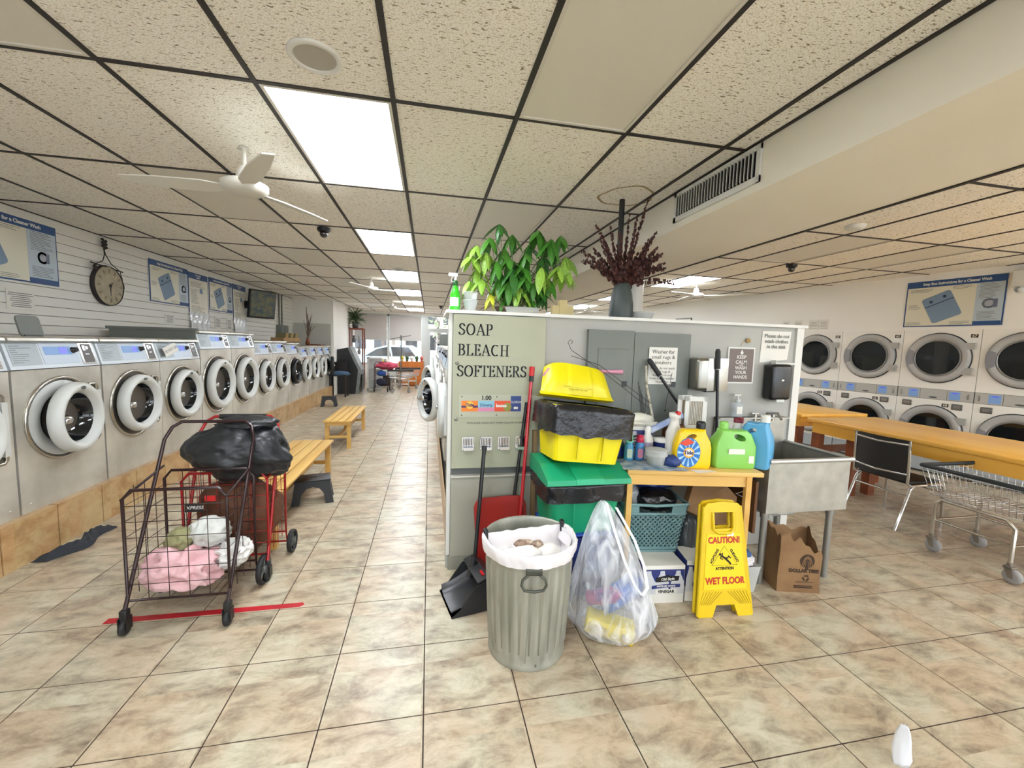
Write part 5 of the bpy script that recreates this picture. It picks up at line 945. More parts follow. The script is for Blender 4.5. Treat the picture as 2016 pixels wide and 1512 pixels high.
# brown paper shopping bag
t = thing('shopping_bag', 'open brown paper shopping bag with a tree logo under the sink', 'paper bag', (2.50, 2.30, 0), radians(-14))
def bagw(u, v):
    P = [(-.14, -.085), (.14, -.085), (.14, .085), (-.14, .085), (-.14, -.085)]; s = u*4; i = min(3, int(s)); f_ = s-i
    x = P[i][0]+(P[i+1][0]-P[i][0])*f_; y = P[i][1]+(P[i+1][1]-P[i][1])*f_
    top = .40+.02*sin(u*19)+.012*sin(u*61)
    if i == 0: top -= .11*f_+.015*sin(f_*25)
    if i == 1: top -= .12-.14*f_
    k = 1+.02*sin(v*6+u*9); 
    if i in (1, 3): x -= (1 if i == 1 else -1)*.018*sin(pi*f_)*v
    return (x*k, y*(1+.0*v), top*v)
MB().grid(bagw, 80, 12, False).box(-.138, -.083, .001, .138, .083, .003).obj('bag_wall', BAGP, t)
MB().lathe([(.048, -.087), (.0, -.087)], 28, (.045, 0, .225), 'y').obj('logo_disc', mat('logo_brown', '3a281a', .8), t)
q = MB()
for i in range(-3, 4): q.prism([(.045+i*.013-.0015, .18), (.045+i*.013+.0015, .18), (.045+i*.006+.002, .262-abs(i)*.004), (.045+i*.006-.002, .262-abs(i)*.004)], -.0885, -.0875, 'y')
q.obj('logo_line', BAGP, t); MB().prism([(.035, .165), (.055, .165), (.05, .22), (.06, .23), (.045, .242), (.03, .23), (.04, .22)], -.0895, -.0885, 'y').obj('logo_trunk', MATS['logo_brown'], t)
text('DOLLAR TREE', .034, MATS['logo_brown'], t, (.028, -.088, .155), bold=.0012, sx=.92)
q = MB()
for k in range(3): q.M = TR(.045, 0, .105) @ RY(k*2*pi/3); q.prism([(-.012, .012), (.008, .012), (.008, .007), (.017, .016), (.008, .025), (.008, .02), (-.012, .02)], -.088, -.087, 'y')
q.M = None; q.obj('recycle_mark', MATS['logo_brown'], t); q = MB().flat(-.02, .075, .10, .078, -.087).flat(-.03, .045, .09, .052, -.087).flat(-.03, .034, .095, .041, -.087); q.obj('fine_print', MATS['logo_brown'], t)
# ---------------------------------------------------------------- things on top of the partition
t = thing('spray_bottle', 'bright green spray bottle on the partition corner', 'spray bottle', (.175, 2.95, 1.852)); MB().lathe([(0, 0), (.034, 0), (.036, .01), (.036, .10), (.026, .14), (.014, .17), (.014, .19)], 24).obj('bottle', mat('spray_green', '3cc82a', .25), t); MB().lathe([(.0365, .03), (.0365, .09)], 24, a0=pi, a1=1.7*pi).obj('paper_label', PAPER, t)
MB().lathe([(.016, .175), (.018, .18), (.018, .205), (.01, .21)], 16).obj('collar', mat('green_dark', '1a5a24', .4), t); MB().lathe([(.01, .205), (.01, .24)], 12).box(-.045, -.01, .235, .015, .01, .26).box(-.05, -.006, .24, -.045, .006, .255).tube([(-.02, 0, .24), (-.03, 0, .21), (-.022, 0, .195)], .004, 6).obj('trigger_head', WPL, t)
t = thing('white_rack', 'thin white wire stand beside the green spray bottle', 'rack', (.16, 3.02, 1.852)); MB().tube([(0, 0, 0), (.04, 0, .12), (.05, .02, .18)], .003, 5).tube([(-.03, .03, 0), (.03, .03, .16)], .003, 5).tube([(-.03, .03, .0), (.04, 0, 0)], .003, 5).obj('wire', WPL, t)
t = thing('stacked_cups', 'stack of translucent white plastic tubs on the partition', 'tub', (.285, 2.97, 1.852)); b = MB()
for i in range(2): b.lathe([(0, i*.055), (.035, i*.055), (.05, i*.055+.075), (.054, i*.055+.08), (.05, i*.055+.082)], 28)
b.obj('tub', TUB, t)
t = thing('clear_tray', 'shallow clear tray with dried yellow bits under the green plant', 'tray', (.66, 2.95, 1.852)); MB().lathe([(0, 0), (.11, 0), (.13, .04), (.135, .042)], 32, fn=lambda r, z, a: r*(1-.3*abs(sin(a)))).obj('tray', TUB, t); MB().blob((0, 0, .015), (.09, .06, .012), .4, 3, 5, 3).obj('dried_bits', mat('dry_yellow', 'c9a860', .8), t)
t = thing('wooden_cross_block', 'tan cardboard plus-shaped packing piece on the partition edge', 'block', (.96, 2.95, 1.852)); MB().box(-.08, -.03, .0, .08, .03, .07).obj('bar', mat('tan_card', 'b5a678', .8), t); MB().box(-.028, -.036, -.0, .028, .036, .11).obj('upright', MATS['tan_card'], t)
t = thing('glass_bowl', 'small clear bowl right of the vase', 'bowl', (1.63, 2.98, 1.852)); MB().lathe([(0, .0), (.07, .0), (.085, .05), (.1, .055), (.085, .052)], 28).obj('bowl', TUB, t)
# money tree
t = thing('potted_plant', 'leafy green money tree plant spreading over the partition', 'plant', (.60, 3.10, 1.852))
MB().lathe([(0, 0), (.09, 0), (.12, .05), (.12, .055), (.1, .05), (0, .045)], 24).obj('pot', mat('pot_dark', '5a4a3a', .7), t)
LG = [mat('leaf_green', '4a8a2c', .4, var='3a7422', vs=20), mat('leaf_light', '9cc050', .4, var='7aa838', vs=20), mat('leaf_deep', '2f6a28', .35, var='3f7c30', vs=20), mat('leaf_yellow', 'd0c838', .45, var='a8b834', vs=12)]
def leafmesh(m):
    b = MB()
    def f(u, v):
        L_ = u; wd = .155*sin(pi*min(1, u**.85))**.8; s = (v-.5)*2; return (s*wd, L_, -.30*L_**2-.10*wd*abs(s)*2+.012*sin(u*36)*abs(s))
    return b.grid(f, 14, 4).mesh('leaf', m)
LM = [leafmesh(m) for m in LG]
rn = random.Random(12)
cl = [((-.26, .02), .50), ((-.10, .0), .66), ((.20, .0), .64), ((.38, .02), .62), ((.44, -.02), .34), ((-.20, -.05), .44), ((.06, .08), .40), ((.25, .05), .46), ((-.03, -.07), .24), ((.10, -.05), .30), ((-.31, .03), .24), ((.16, -.06), .24), ((.02, .10), .62), ((-.30, -.0), .42), ((-.17, .0), .56), ((.30, -.02), .58), ((.42, .0), .46), ((-.05, .05), .50), ((.1, -.02), .46), ((.22, -.05), .36), ((-.12, -.05), .38), ((.0, -.06), .34), ((.12, .1), .30), ((-.22, .0), .26), ((-.10, .08), .24), ((.05, -.04), .22), ((.20, .02), .22), ((-.02, .0), .42), ((.14, .06), .54), ((-.25, .05), .34), ((.30, .04), .30), ((-.16, -.04), .14), ((.04, .06), .13), ((.17, -.02), .12), ((-.06, -.04), .10), ((.26, .0), .17), ((.36, -.03), .38), ((-.08, .0), .30), ((.08, .0), .38)]
for i, ((x, y), z) in enumerate(cl):
    c = V((x, y, z)); b = MB(); b0 = V((x*.15, .02*(i % 3-1), .04)); mid = b0.lerp(c, .55)+V((x*.10, 0, .06)); b.tube([b0, mid, c+V((0, 0, .0))], [.004, .0025, .0015], 5); b.obj('stem', mat('stem_olive', '5a6a34', .6), t)
    n = rn.choice([5, 6, 6, 7]); size = rn.uniform(.15, .22) if z > .2 else rn.uniform(.09, .14); a0 = rn.uniform(0, 6.28)
    mi = 3 if i in (31,) else (1 if (x < -.18 or i in (4, 16, 19, 25, 5, 36)) else (2 if rn.random() < .35 else 0))
    if i == 24: mi = 3
    for k in range(n):
        a = a0+k*2*pi/n; dr = rn.uniform(.35, 1.15)
        o = link('leaf', LM[mi], t); s = size*rn.uniform(.8, 1.1); o.matrix_local = TR(*c) @ RZ(a) @ RX(-dr) @ Matrix.Diagonal((s, s, s, 1))
# dried eucalyptus
t = thing('dried_eucalyptus', 'dark grey vase of dark red dried eucalyptus on the partition', 'plant', (1.435, 2.96, 1.852))
MB().lathe([(0, 0), (.088, 0), (.09, .01), (.088, .10), (.078, .18), (.058, .245), (.052, .26), (.045, .255)], 32).obj('vase', mat('slate_vase', '3f4847', .45, var='353d3c', vs=3), t)
EU = mat('eucalyptus_red', '54291f', .7, var='3a2220', vs=30); ES = mat('eucalyptus_stem', '38201a', .8); rn = random.Random(4)
for i in range(38):
    ax = rn.uniform(-1, 1); ay = rn.uniform(-.5, .5); l = rn.uniform(.34, .56) if abs(ax) < .6 else rn.uniform(.36, .46)
    if i == 0: ax, l = .15, .64
    if i == 1: ax, ay, l = 1.25, 0, .46
    if i == 2: ax, l = .55, .58
    th = ax*.95; d_ = V((sin(th), ay*.6, cos(th))).normalized(); p0_ = V((.02*ax, .02*ay, .24)); b = MB(); pts = [p0_+d_*l*k/6+V((0, 0, -.10*(k/6)**2*abs(ax))) for k in range(7)]
    b.m = 0; b.tube(pts, [.003-.0003*k for k in range(7)], 4); b.m = 1
    nn = int(l*130)
    for k in range(nn):
        f_ = .08+.92*k/nn; q_ = pts[min(5, int(f_*6))].lerp(pts[min(6, int(f_*6)+1)], f_*6 % 1); r = .019*(1-.5*f_); a = rn.uniform(0, 6.28)
        n_ = V((cos(a), sin(a), rn.uniform(-.3, .6))).normalized(); e1 = n_.cross(V((.3, .2, 1))).normalized(); e2 = n_.cross(e1); c_ = q_+e2*r*rn.choice((-1, 1))*.9
        b.add([c_+e1*r*cos(j*pi/3)*.9+e2*r*sin(j*pi/3)+n_*.003*(j % 2) for j in range(6)], [(0, 1, 2, 3, 4, 5)])
    b.obj('stem', [ES, EU], t)
# ---------------------------------------------------------------- folding tables, chair, cart (right)
def ftable(loc, w, l, h, lab):
    t = thing('folding_table', lab, 'table', loc)
    MB().bbox(0, 0, h-.045, w, l, h, .008).obj('tabletop', OAK, t); MB().box(.03, .06, h-.17, .055, l-.06, h-.045).box(w-.055, .06, h-.17, w-.03, l-.06, h-.045).box(.055, l-.085, h-.17, w-.055, l-.06, h-.045).box(.055, .06, h-.17, w-.055, .085, h-.045).obj('apron', OAK, t)
    for x in (.03, w-.12):
        for y in (.06, l-.15): MB().box(x, y, 0, x+.09, y+.09, h-.17).obj('leg', OAKD if True else OAK, t)
    MB().box(.12, l-.13, .42, w-.12, l-.09, .50).obj('stretcher', OAKD, t); return t
ft = ftable((4.66, .55, 0), 1.06, 3.72, .83, 'long golden oak folding table behind the chair'); ftable((4.74, 4.42, 0), 1.06, 1.7, .845, 'second oak folding table, seen past the partition edge')
for x_ in (.11, .38): MB().box(x_, 3.20, 0, x_+.09, 3.29, .66).obj('leg', OAKD, ft)
MB().box(.20, 3.22, .34, .38, 3.26, .41).obj('stretcher', OAKD, ft)
t = thing('stacking_chair', 'chrome framed chair with black back, facing the folding table', 'chair', (4.38, 3.17, 0), radians(-90))
# local: x to the right (world -y), y forward (world... ) seat towards +y_local
BV = mat('black_vinyl', '1e1d1c', .5, bump=.1, bs=60)
t.rotation_euler = (0, 0, pi/2)
for s in (-1, 1): MB().tube([(s*.25, .09, 0), (s*.245, -.04, .38), (s*.245, -.09, .42), (s*.245, -.40, .42), (s*.245, -.44, .39), (s*.25, -.46, 0)], .0125, 10).obj('leg_frame', CHR, t)
b = MB()
for s in (-1, 1): b.tube([(s*.245, -.40, .43), (s*.245, -.04, .42), (s*.245, .0, .44), (s*.245, .02, .85)], .012, 10)
b.tube([(-.245, .02, .81), (0, .055, .80), (.245, .02, .81)], .011, 8).tube([(-.245, .01, .53), (0, .05, .52), (.245, .01, .53)], .011, 8).tube([(-.245, -.02, .32), (.245, -.02, .32)], .008, 8).tube([(-.245, -.44, .34), (.245, -.44, .34)], .008, 8); b.obj('back_frame', CHR, t)
MB().grid(lambda u, v: (-.235+.47*u, .012+.035*sin(pi*u), .465+.38*v), 12, 4).grid(lambda u, v: (-.235+.47*u, -.012+.035*sin(pi*u), .465+.38*v), 12, 4).obj('backrest', BV, t); MB().bbox(-.235, -.42, .425, .235, -.04, .46, .015).obj('seat', BV, t)
def lcart(loc, rz, lab, L_=.82, W_=.50, rack=False, cat='laundry cart', fx=None):
    fa, fb = fx or (.12, L_-.15)
    t = thing('laundry_cart', lab, cat, loc, rz); zr, zb = .715, .48
    b = MB()   # basket of wires; local x length, y width
    def rect(x0, y0, x1, y1, z): return [(x0, y0, z), (x1, y0, z), (x1, y1, z), (x0, y1, z)]
    for k in range(4):
        f_ = k/3; e = .05*(1-f_); b.tube(rect(e, e, L_-e, W_-e, zb+(zr-zb-.03)*f_), .0035, 5, closed=True)
    n = 22
    for i in range(n+1):
        f_ = i/n; x = .05+(L_-.1)*f_; X = L_*f_
        b.tube([(X, 0, zr-.02), (x, .05, zb), (x, W_-.05, zb), (X, W_, zr-.02)], .0024, 4)
    for i in range(13): f_ = i/12; y = .05+(W_-.1)*f_; Y = W_*f_; b.tube([(0, Y, zr-.02), (.05, y, zb), (L_-.05, y, zb), (L_, Y, zr-.02)], .0024, 4)
    b.obj('wire_basket', CHR, t)
    MB().tube(rect(0, 0, L_, W_, zr), .017, 8, closed=True).obj('bumper_rim', mat('bumper_black', '23282a', .6), t)
    b = MB()
    for y in (.06, W_-.06): b.tube([(fa, y, .13), (fa, y, .40), (fa+.04, y, .45), (fb-.05, y, .45), (fb, y, .40), (fb, y, .13)], .014, 10).tube([(fa, y, .27), (fb, y, .27)], .010, 8)
    b.tube([(fa, .06, .27), (fa, W_-.06, .27)], .010, 8).tube([(fb, .06, .27), (fb, W_-.06, .27)], .010, 8); b.obj('frame', mat('chrome_aged', 'b8b2a8', .25, .95), t)
    for x in (fa, fb):
        for y in (.06, W_-.06):
            c = MB().bbox(x-.028, y-.028, .105, x+.028, y+.028, .125, .006).cyl((x, y, .12), (x, y, .15), .018).prism([(x-.02, .115), (x+.024, .115), (x+.034, .045), (x+.008, .045)], y-.028, y-.022, 'y').prism([(x-.02, .115), (x+.024, .115), (x+.034, .045), (x+.008, .045)], y+.022, y+.028, 'y').obj('caster', mat('caster_steel', '8a8278', .4, .7), t)
            MB().lathe([(0, -.018), (.03, -.018), (.052, -.014), (.056, 0), (.052, .014), (.03, .018), (0, .018)], 24, (x+.02, y, .056), 'y').obj('wheel', mat('rubber_grey', '9c9a98', .5), c)
    if rack:
        b = MB(); 
        b.tube([(L_*.5, 0, .2), (L_*.5, 0, 1.85), (L_*.5, W_, 1.85), (L_*.5, W_, .2)], .012, 8).tube([(L_*.1, W_*.5, 1.72), (L_*.9, W_*.5, 1.86)], .012, 8); b.obj('hanging_rack', DGREY, t)
    return t
# cart near right: length along -y
lcart((4.11, 2.655, 0), -pi/2, 'chrome wire laundry cart with black rim under the oak table', .92, .62, fx=(.09, .57))
tag(MB().blob((1.875, 1.16, .05), (.04, .03, .115), .2, 2, 3, 3, zmin=0, fn=lambda p: V((1.875+(p.x-1.875)*max(.15, 1-(p.z/.17)), p.y, p.z))).obj('plastic_bag_tip', mat('bag_white', 'e6e8ee', .3)), 'tip of a white plastic bag at the bottom picture edge', 'bag')
# ---------------------------------------------------------------- benches and stools
def bench(loc, w, l, h, lab):
    t = thing('wooden_bench', lab, 'bench', loc, 0, 'pine benches in the aisle'); n = 4; sw = (w-.012*(n-1))/n
    for i in range(n): MB().bbox(i*(sw+.012), 0, h-.022, i*(sw+.012)+sw, l, h, .003).obj('slat', WOOD, t)
    for x in (.02, w-.075):
        for y in (.05, l-.11): MB().box(x, y, 0, x+.055, y+.055, h-.022).obj('leg', WOOD, t)
    MB().box(.02, .03, h-.07, w-.02, .05, h-.022).box(.02, l-.05, h-.07, w-.02, l-.03, h-.022).box(.075, .065, .16, w-.075, .09, .20).box(.075, l-.10, .16, w-.075, l-.075, .20).box(w/2-.02, .09, .16, w/2+.02, l-.1, .195).obj('rail', WOODX, t)
    return t
bench((-1.57, 3.28, 0), .45, 1.92, .43, 'pine slatted bench behind the red cart'); bench((-1.53, 6.40, 0), .40, 1.55, .43, 'second pine slatted bench farther up the aisle')
def stool(loc, rz, lab, s=1):
    t = thing('step_stool', lab, 'step stool', loc, rz, 'black plastic step stools'); w, d, h = .19*s, .13*s, .235*s
    b = MB()
    def side(W, ax):   # arch panel
        o = [(-W, 0), (-W*.62, 0), (-W*.52, h*.45), (-W*.3, h*.66), (0, h*.72), (W*.3, h*.66), (W*.52, h*.45), (W*.62, 0), (W, 0), (W*.82, h), (-W*.82, h)]
        return o
    o = side(w, 0); pts = o
    for s2 in (-1, 1):
        vs = [(x, s2*(d-(.03*z/h)), z) for x, z in o]+[(x, s2*(d-.008-(.03*z/h)), z) for x, z in o]; k = len(o)
        L_ = [0, 1, 2, 3, 4, 10], [4, 5, 6, 7, 8, 9, 10]
        for off in (0, k): b.add(vs, [[off+i for i in (0, 1, 2, 10)], [off+i for i in (2, 3, 10)], [off+i for i in (3, 4, 10)], [off+i for i in (4, 5, 9)], [off+i for i in (4, 9, 10)], [off+i for i in (5, 6, 9)], [off+i for i in (6, 7, 8, 9)]])
        b.add(vs, [(i, (i+1) % k, k+(i+1) % k, k+i) for i in range(k)])
    o = side(d, 1)
    for s2 in (-1, 1):
        vs = [(s2*(w-(w*.18*z/h)), y*(1-.12*0), z) for y, z in o]+[(s2*(w-.008-(w*.18*z/h)), y, z) for y, z in o]; k = len(o)
        for off in (0, k): b.add(vs, [[off+i for i in (0, 1, 2, 10)], [off+i for i in (2, 3, 10)], [off+i for i in (3, 4, 10)], [off+i for i in (4, 5, 9)], [off+i for i in (4, 9, 10)], [off+i for i in (5, 6, 9)], [off+i for i in (6, 7, 8, 9)]])
        b.add(vs, [(i, (i+1) % k, k+(i+1) % k, k+i) for i in range(k)])
    b.obj('leg_panel', BLK, t); MB().bbox(-w*.86, -d+.02, h-.012, w*.86, d-.02, h+.006, .006).obj('top_step', mat('stool_top', '26272a', .4, bump=.2, bs=200), t)
    MB().prism(rr(-.035, -.01, .035, .01, .009, 3), h+.0062, h+.0072, 'z').obj('grip_slot', mat('inside_black', '08080a', .9), t)
stool((-1.14, 4.36, 0), radians(12), 'black plastic step stool at the end of the nearer bench'); stool((-2.42, 10.80, 0), radians(8), 'small black step stool by the far washer plinth')
# ---------------------------------------------------------------- folding shopping carts
def scart(loc, rz, lab, w, d, h, col, hz, hy, wr, nm='shopping_cart', z0=.17, grid_=(5, 6)):
    t = thing(nm, lab, 'cart', loc, rz); C_ = mat(nm+'_'+lab[:3], col, .3, .3, coat=.3); r = .009
    b = MB()
    for y in (0, d):
        b.tube([(0, y, z0), (0, y, h-.05), (.04, y, h), (w-.04, y, h), (w, y, h-.05), (w, y, z0)], r, 8, closed=True)
    b.tube([(0, -.01, h-.05), (0, d, h+.03)], r*.8, 6).tube([(w, -.01, h-.05), (w, d, h+.03)], r*.8, 6)
    b.obj('frame', C_, t)
    b = MB(); nx, nz = grid_
    for i in range(1, nx):
        x = w*i/nx
        for y in (0, d): b.tube([(x, y, z0), (x, y, h)], .0022, 4)
        b.tube([(x, 0, z0), (x, d, z0)], .0022, 4)
    for j in range(1, nz+1):
        z = z0+(h-z0)*j/(nz+1); b.tube([(0, 0, z), (w, 0, z), (w, d, z), (0, d, z)], .0022, 4, closed=True)
    for k in range(1, 4):
        y = d*k/4
        for x in (0, w): b.tube([(x, y, z0), (x, y, h)], .0022, 4)
    b.obj('wire_mesh', C_, t, kind='stuff')
    b = MB()   # handle loop from front casters up and back
    b.tube([(.0, -.03, .13), (.0, hy-.06, hz-.10), (.025, hy-.02, hz-.03), (.07, hy, hz), (w-.07, hy, hz), (w-.025, hy-.02, hz-.03), (w, hy-.06, hz-.10), (w, -.03, .13)], .0105, 10); b.obj('handle_loop', C_, t)
    for x in (0, w):
        c = MB().bbox(x-.018, -.05, .06, x+.018, -.01, .14, .006).box(x-.022, -.055, .03, x-.017, -.01, .10).box(x+.017, -.055, .03, x+.022, -.01, .10).obj('caster_fork', BLK, t); MB().lathe([(0, -.014), (.035, -.014), (.042, -.01), (.044, 0), (.042, .01), (.035, .014), (0, .014)], 20, (x, -.035, .044), 'x').obj('caster_wheel', BLKR, c)
    for x in (-.035, w+.035):
        wl_ = MB().lathe([(wr*.80, -.014), (wr*.95, -.016), (wr, -.008), (wr, .008), (wr*.95, .016), (wr*.80, .014), (wr*.78, 0), (wr*.80, -.014)], 36, (x, d+.02, wr), 'x').obj('rear_wheel', BLKR, t)
        b = MB().lathe([(0, -.02), (.022, -.02), (.024, .02), (0, .02)], 16, (x, d+.02, wr), 'x')
        for k in range(5): a = k*2*pi/5; b.tube([(x, d+.02+.015*cos(a), wr+.015*sin(a)), (x, d+.02+wr*.8*cos(a), wr+wr*.8*sin(a))], [.011, .007], 6)
        b.obj('spoke', DGREY, wl_)
    b = MB().tube([(-.05, d+.02, wr), (w+.05, d+.02, wr)], .007, 8)
    for x in (0, w): b.tube([(x, d, z0), (x, d+.02, wr)], .006, 6)
    b.obj('axle', C_, t); return t
c1 = scart((-1.60, 2.49, 0), 0, 'black wire folding cart holding pink and white clothes, nearest the viewer', .50, .36, .79, '2a1416', 1.08, .44, .095)
c1.name = 'shopping_cart'
q = MB().box(.24, -.012, .52, .34, -.006, .575).obj('name_plate', BLK, c1); q.location = (-.13, 0.36, -.0); text('XPRESS', .03, WPL, q, (.295, -.0135, .547), shear=.2)
MB().box(.22, .352, .585, .28, .356, .62).obj('red_tag', RED, c1)
c2 = scart((-1.55, 2.93, 0), 0, 'red wire folding cart loaded with two big laundry bags', .50, .34, .74, 'a3161c', 1.06, .30, .085)
MB().tube([(.10, .30, 1.06), (.40, .30, 1.06)], .018, 10).obj('handle_grip', BLKR, c2)
BB = mat('black_nylon', '1d1f22', .42, bump=1.0, bs=7, stretch=(1, 1, 2.2)); BR = mat('brown_canvas', '6a4430', .8, bump=.5, bs=7, var='593624', vs=4)
def bagk(p):
    return p
b = MB().blob((-1.26, 3.06, .86), (.30, .23, .20), .16, 1.6, 61, 5, fn=lambda p: V((p.x+.10*max(0, .86-p.z)*1.0+(.10 if p.x > -1.1 else 0)*max(0, .9-p.z)*3, p.y, p.z-.35*max(0, p.x+1.05))))
rn = random.Random(9)
b.blob((-1.20, 3.05, 1.045), (.17, .12, .045), .45, 2.6, 71, 4, ridge=True)
tag(b.obj('black_laundry_bag', BB), 'bulging black drawstring laundry bag on top of the red cart', 'laundry bag')
b = MB().blob((-1.28, 3.09, .40), (.265, .17, .27), .15, 1.6, 81, 5, zmin=.175); tag(b.obj('brown_laundry_bag', BR), 'round brown canvas laundry bag in the red cart', 'laundry bag')
PK = mat('pink_fleece', 'dfb9bb', .95, bump=.4, bs=40, var='d4a6aa', vs=5)
def heap(c, rad, seed, m, nm, lab, amp=.6, sub=5, cat='clothes', z0=.18, fr=2.1):
    tag(MB().blob(c, rad, amp, fr, seed, sub, zmin=z0, ridge=True).obj(nm, m), lab, cat)
heap((-1.40, 2.64, .265), (.185, .13, .125), 5, PK, 'pink_blanket', 'crumpled pale pink fleece in the black cart')
heap((-1.17, 2.70, .31), (.09, .11, .07), 15, mat('white_knit', 'd9d7d3', .95, bump=.3, bs=50), 'white_garment', 'white garment on the right of the pink fleece'); heap((-1.30, 2.72, .44), (.10, .09, .08), 25, mat('grey_white', 'b9bcb6', .95, var='d2d2cc', vs=8), 'grey_white_garment', 'grey-white garment at the back of the black cart', sub=4)
heap((-1.43, 2.68, .42), (.07, .07, .06), 35, mat('olive_cloth', '8b8862', .95, bump=.3, bs=50), 'olive_garment', 'olive garment on the pink fleece', sub=4)
q = MB().grid(lambda u, v: (-2.72+.02+.10*v+.06*sin(u*3)-.03*cos(u*9)+.01*(u-.5), 3.36+.56*u, .004+.07*sin(pi*v)**.7*(sin(pi*u)**.4)*(.7+.9*abs(noise.noise(V((u*7, v*3, 1))))+.3*noise.noise(V((u*21, v*8, 1))))), 60, 16)
q.add([(p[0]+.0, p[1], max(.004, p[2])) for p in q.v], [], True)
tag(q.obj('dark_cloth', mat('charcoal_cloth', '2e3238', .9, bump=.5, bs=30)), 'long dark cloth lying against the tiled plinth', 'cloth'); 
q = MB().prism([(-1.78, 2.565), (-.76, 2.563), (-.735, 2.583), (-.75, 2.606), (-1.78, 2.613)], .0002, .0012, 'z')
tag(q.obj('red_tape', mat('red_tape', 'c0202c', .4, var='a81a26', vs=9)), 'strip of red tape across the floor under the black cart', 'tape')
# ---------------------------------------------------------------- far end of the shop
t = thing('glass_cabinet', 'narrow wooden glass display cabinet by the shop window', 'cabinet', (-2.72, 15.15, 0)); CH = mat('cherry_wood', '7a3a20', .35)
b = MB()
for x in (0, .42):
    for y in (0, .38): b.box(x, y, 0, x+.04, y+.04, 2.06)
b.box(-.01, -.01, 2.02, .47, .43, 2.08).box(0, 0, 0, .46, .42, .35); b.obj('frame', CH, t)
for z in (.75, 1.15, 1.55): MB().box(.02, .02, z, .44, .40, z+.012).obj('shelf', GLASS, t)
MB().box(.04, .01, .35, .42, .016, 2.02).obj('glass_front', PANE, t)
for k, (z, r, c_) in enumerate(((1.56, .07, '3a3a38'), (1.16, .06, '8a8478'), (.76, .07, '55504a'), (1.56, .05, '90908a'))): tag(MB().lathe([(0, 0), (r*.7, 0), (r, .08), (r*.5, .18), (r*.8, .24), (0, .26)], 16, (-2.6+.17*(k % 2), 15.35, z+.012)).obj('ornament', mat('orn%d' % k, c_, .4)), '%s ornament inside the display cabinet' % ['dark vase-like', 'grey-brown', 'lower dark', 'pale'][k], 'ornament')
t = thing('spiky_plant', 'spiky dark green plant in a pot on the display cabinet', 'plant', (-2.55, 15.35, 2.08)); MB().lathe([(0, 0), (.09, 0), (.11, .2), (0, .2)], 20).obj('pot', DGREY, t); rn = random.Random(3); DG = mat('plant_dark', '46603c', .6, var='6c7c50', vs=15); b = MB()
for i in range(130):
    a, l = rn.uniform(0, 6.28), rn.uniform(.15, .5); e = rn.uniform(-.4, 1.3); z = rn.uniform(.18, .5); d_ = V((cos(a)*cos(e), sin(a)*cos(e), sin(e))); p = V((0, 0, z)); n_ = d_.cross(V((0, 0, 1))).normalized()*.012
    b.add([p-n_, p+n_, p+d_*l*.6+n_*.8, p+d_*l-V((0, 0, .06)), p+d_*l*.6-n_*.8], [(0, 1, 2, 3, 4)])
b.obj('leaves', DG, t, kind='stuff')
t = thing('game_cabinet', 'black kiosk cabinet with slanted grey screen side, at the far left', 'kiosk', (-2.74, 13.3, 0)); MB().prism([(0, 0), (.52, 0), (.60, .75), (.47, 1.02), (.30, 1.42), (0, 1.36)], 0, .7, 'y').obj('body', BLK, t)
MB().prism([(.52, 0), (.60, 0), (.69, .75), (.55, 1.05), (.37, 1.45), (.30, 1.42), (.47, 1.02), (.60, .75)], 0, .7, 'y').obj('grey_edge', mat('kiosk_grey', '8a8d8c', .4, var='6f7475', vs=6), t); MB().box(.66, .1, .1, .70, .6, .6).obj('front_glass', GLS, t)
t = thing('bar_chair', 'dark wooden stool with a denim cloth over the seat, by the black kiosk', 'stool', (-2.83, 12.50, 0)); DKW = mat('espresso_wood', '241c1a', .4)
MB().box(0, 0, .60, .50, .40, .65).obj('seat', DKW, t)
for x in (.02, .44):
    for y in (.02, .34): MB().box(x, y, 0, x+.045, y+.045, .60).obj('leg', DKW, t)
MB().box(.02, .36, .65, .46, .39, 1.0).obj('backrest', DKW, t)
tag(MB().blob((-2.55, 12.68, .67), (.27, .2, .07), .35, 2, 7, 4, ridge=True).obj('denim_cloth', mat('denim_blue', '45607c', .95, bump=.3, bs=50)), 'folded blue denim draped over the dark stool', 'clothes')
t = thing('drink_cooler', 'small white and glass display case beside the black kiosk', 'display case', (-2.02, 14.3, 0)); MB().box(0, 0, 0, .05, .5, 1.1).box(0, 0, 0, .45, .5, .06).box(0, .45, 0, .45, .5, 1.1).box(0, 0, 1.05, .45, .5, 1.1).obj('case', WPL, t); MB().box(.05, 0, .06, .45, .006, 1.05).obj('glass_front', PANE, t)
for z in (.35, .7): MB().box(.05, .02, z, .44, .45, z+.015).obj('shelf', WPL, t)
t = thing('window_bench', 'white low counter under the left window pane', 'counter', (-2.15, 15.75, 0)); MB().box(0, 0, .40, .95, .5, .62).box(0, 0, .0, .06, .5, .40).box(.89, 0, 0, .95, .5, .40).obj('counter', WPL, t)
tag(MB().bbox(-2.0, 15.8, 0, -1.45, 16.2, .36, .02).obj('black_crate', BLK), 'black crate under the white window counter', 'crate')
t = thing('flower_planter', 'brown planter box with plants on the white counter', 'planter', (-2.0, 15.85, .62)); MB().box(0, 0, 0, .55, .28, .20).obj('box', mat('planter_brown', 'a08a66', .7), t); rn = random.Random(5)
for k, c_ in enumerate(('3f5a34', 'c8b43a', 'd8d4cc')):
    tag(MB().blob((-1.9+.17*k, 15.98, .90), (.09, .09, .11), .5, 3, 11+k, 3).obj('flower_clump', mat('flora%d' % k, c_, .7)), ['dark green', 'yellow', 'white'][k]+' clump of flowers in the brown planter', 'plant')
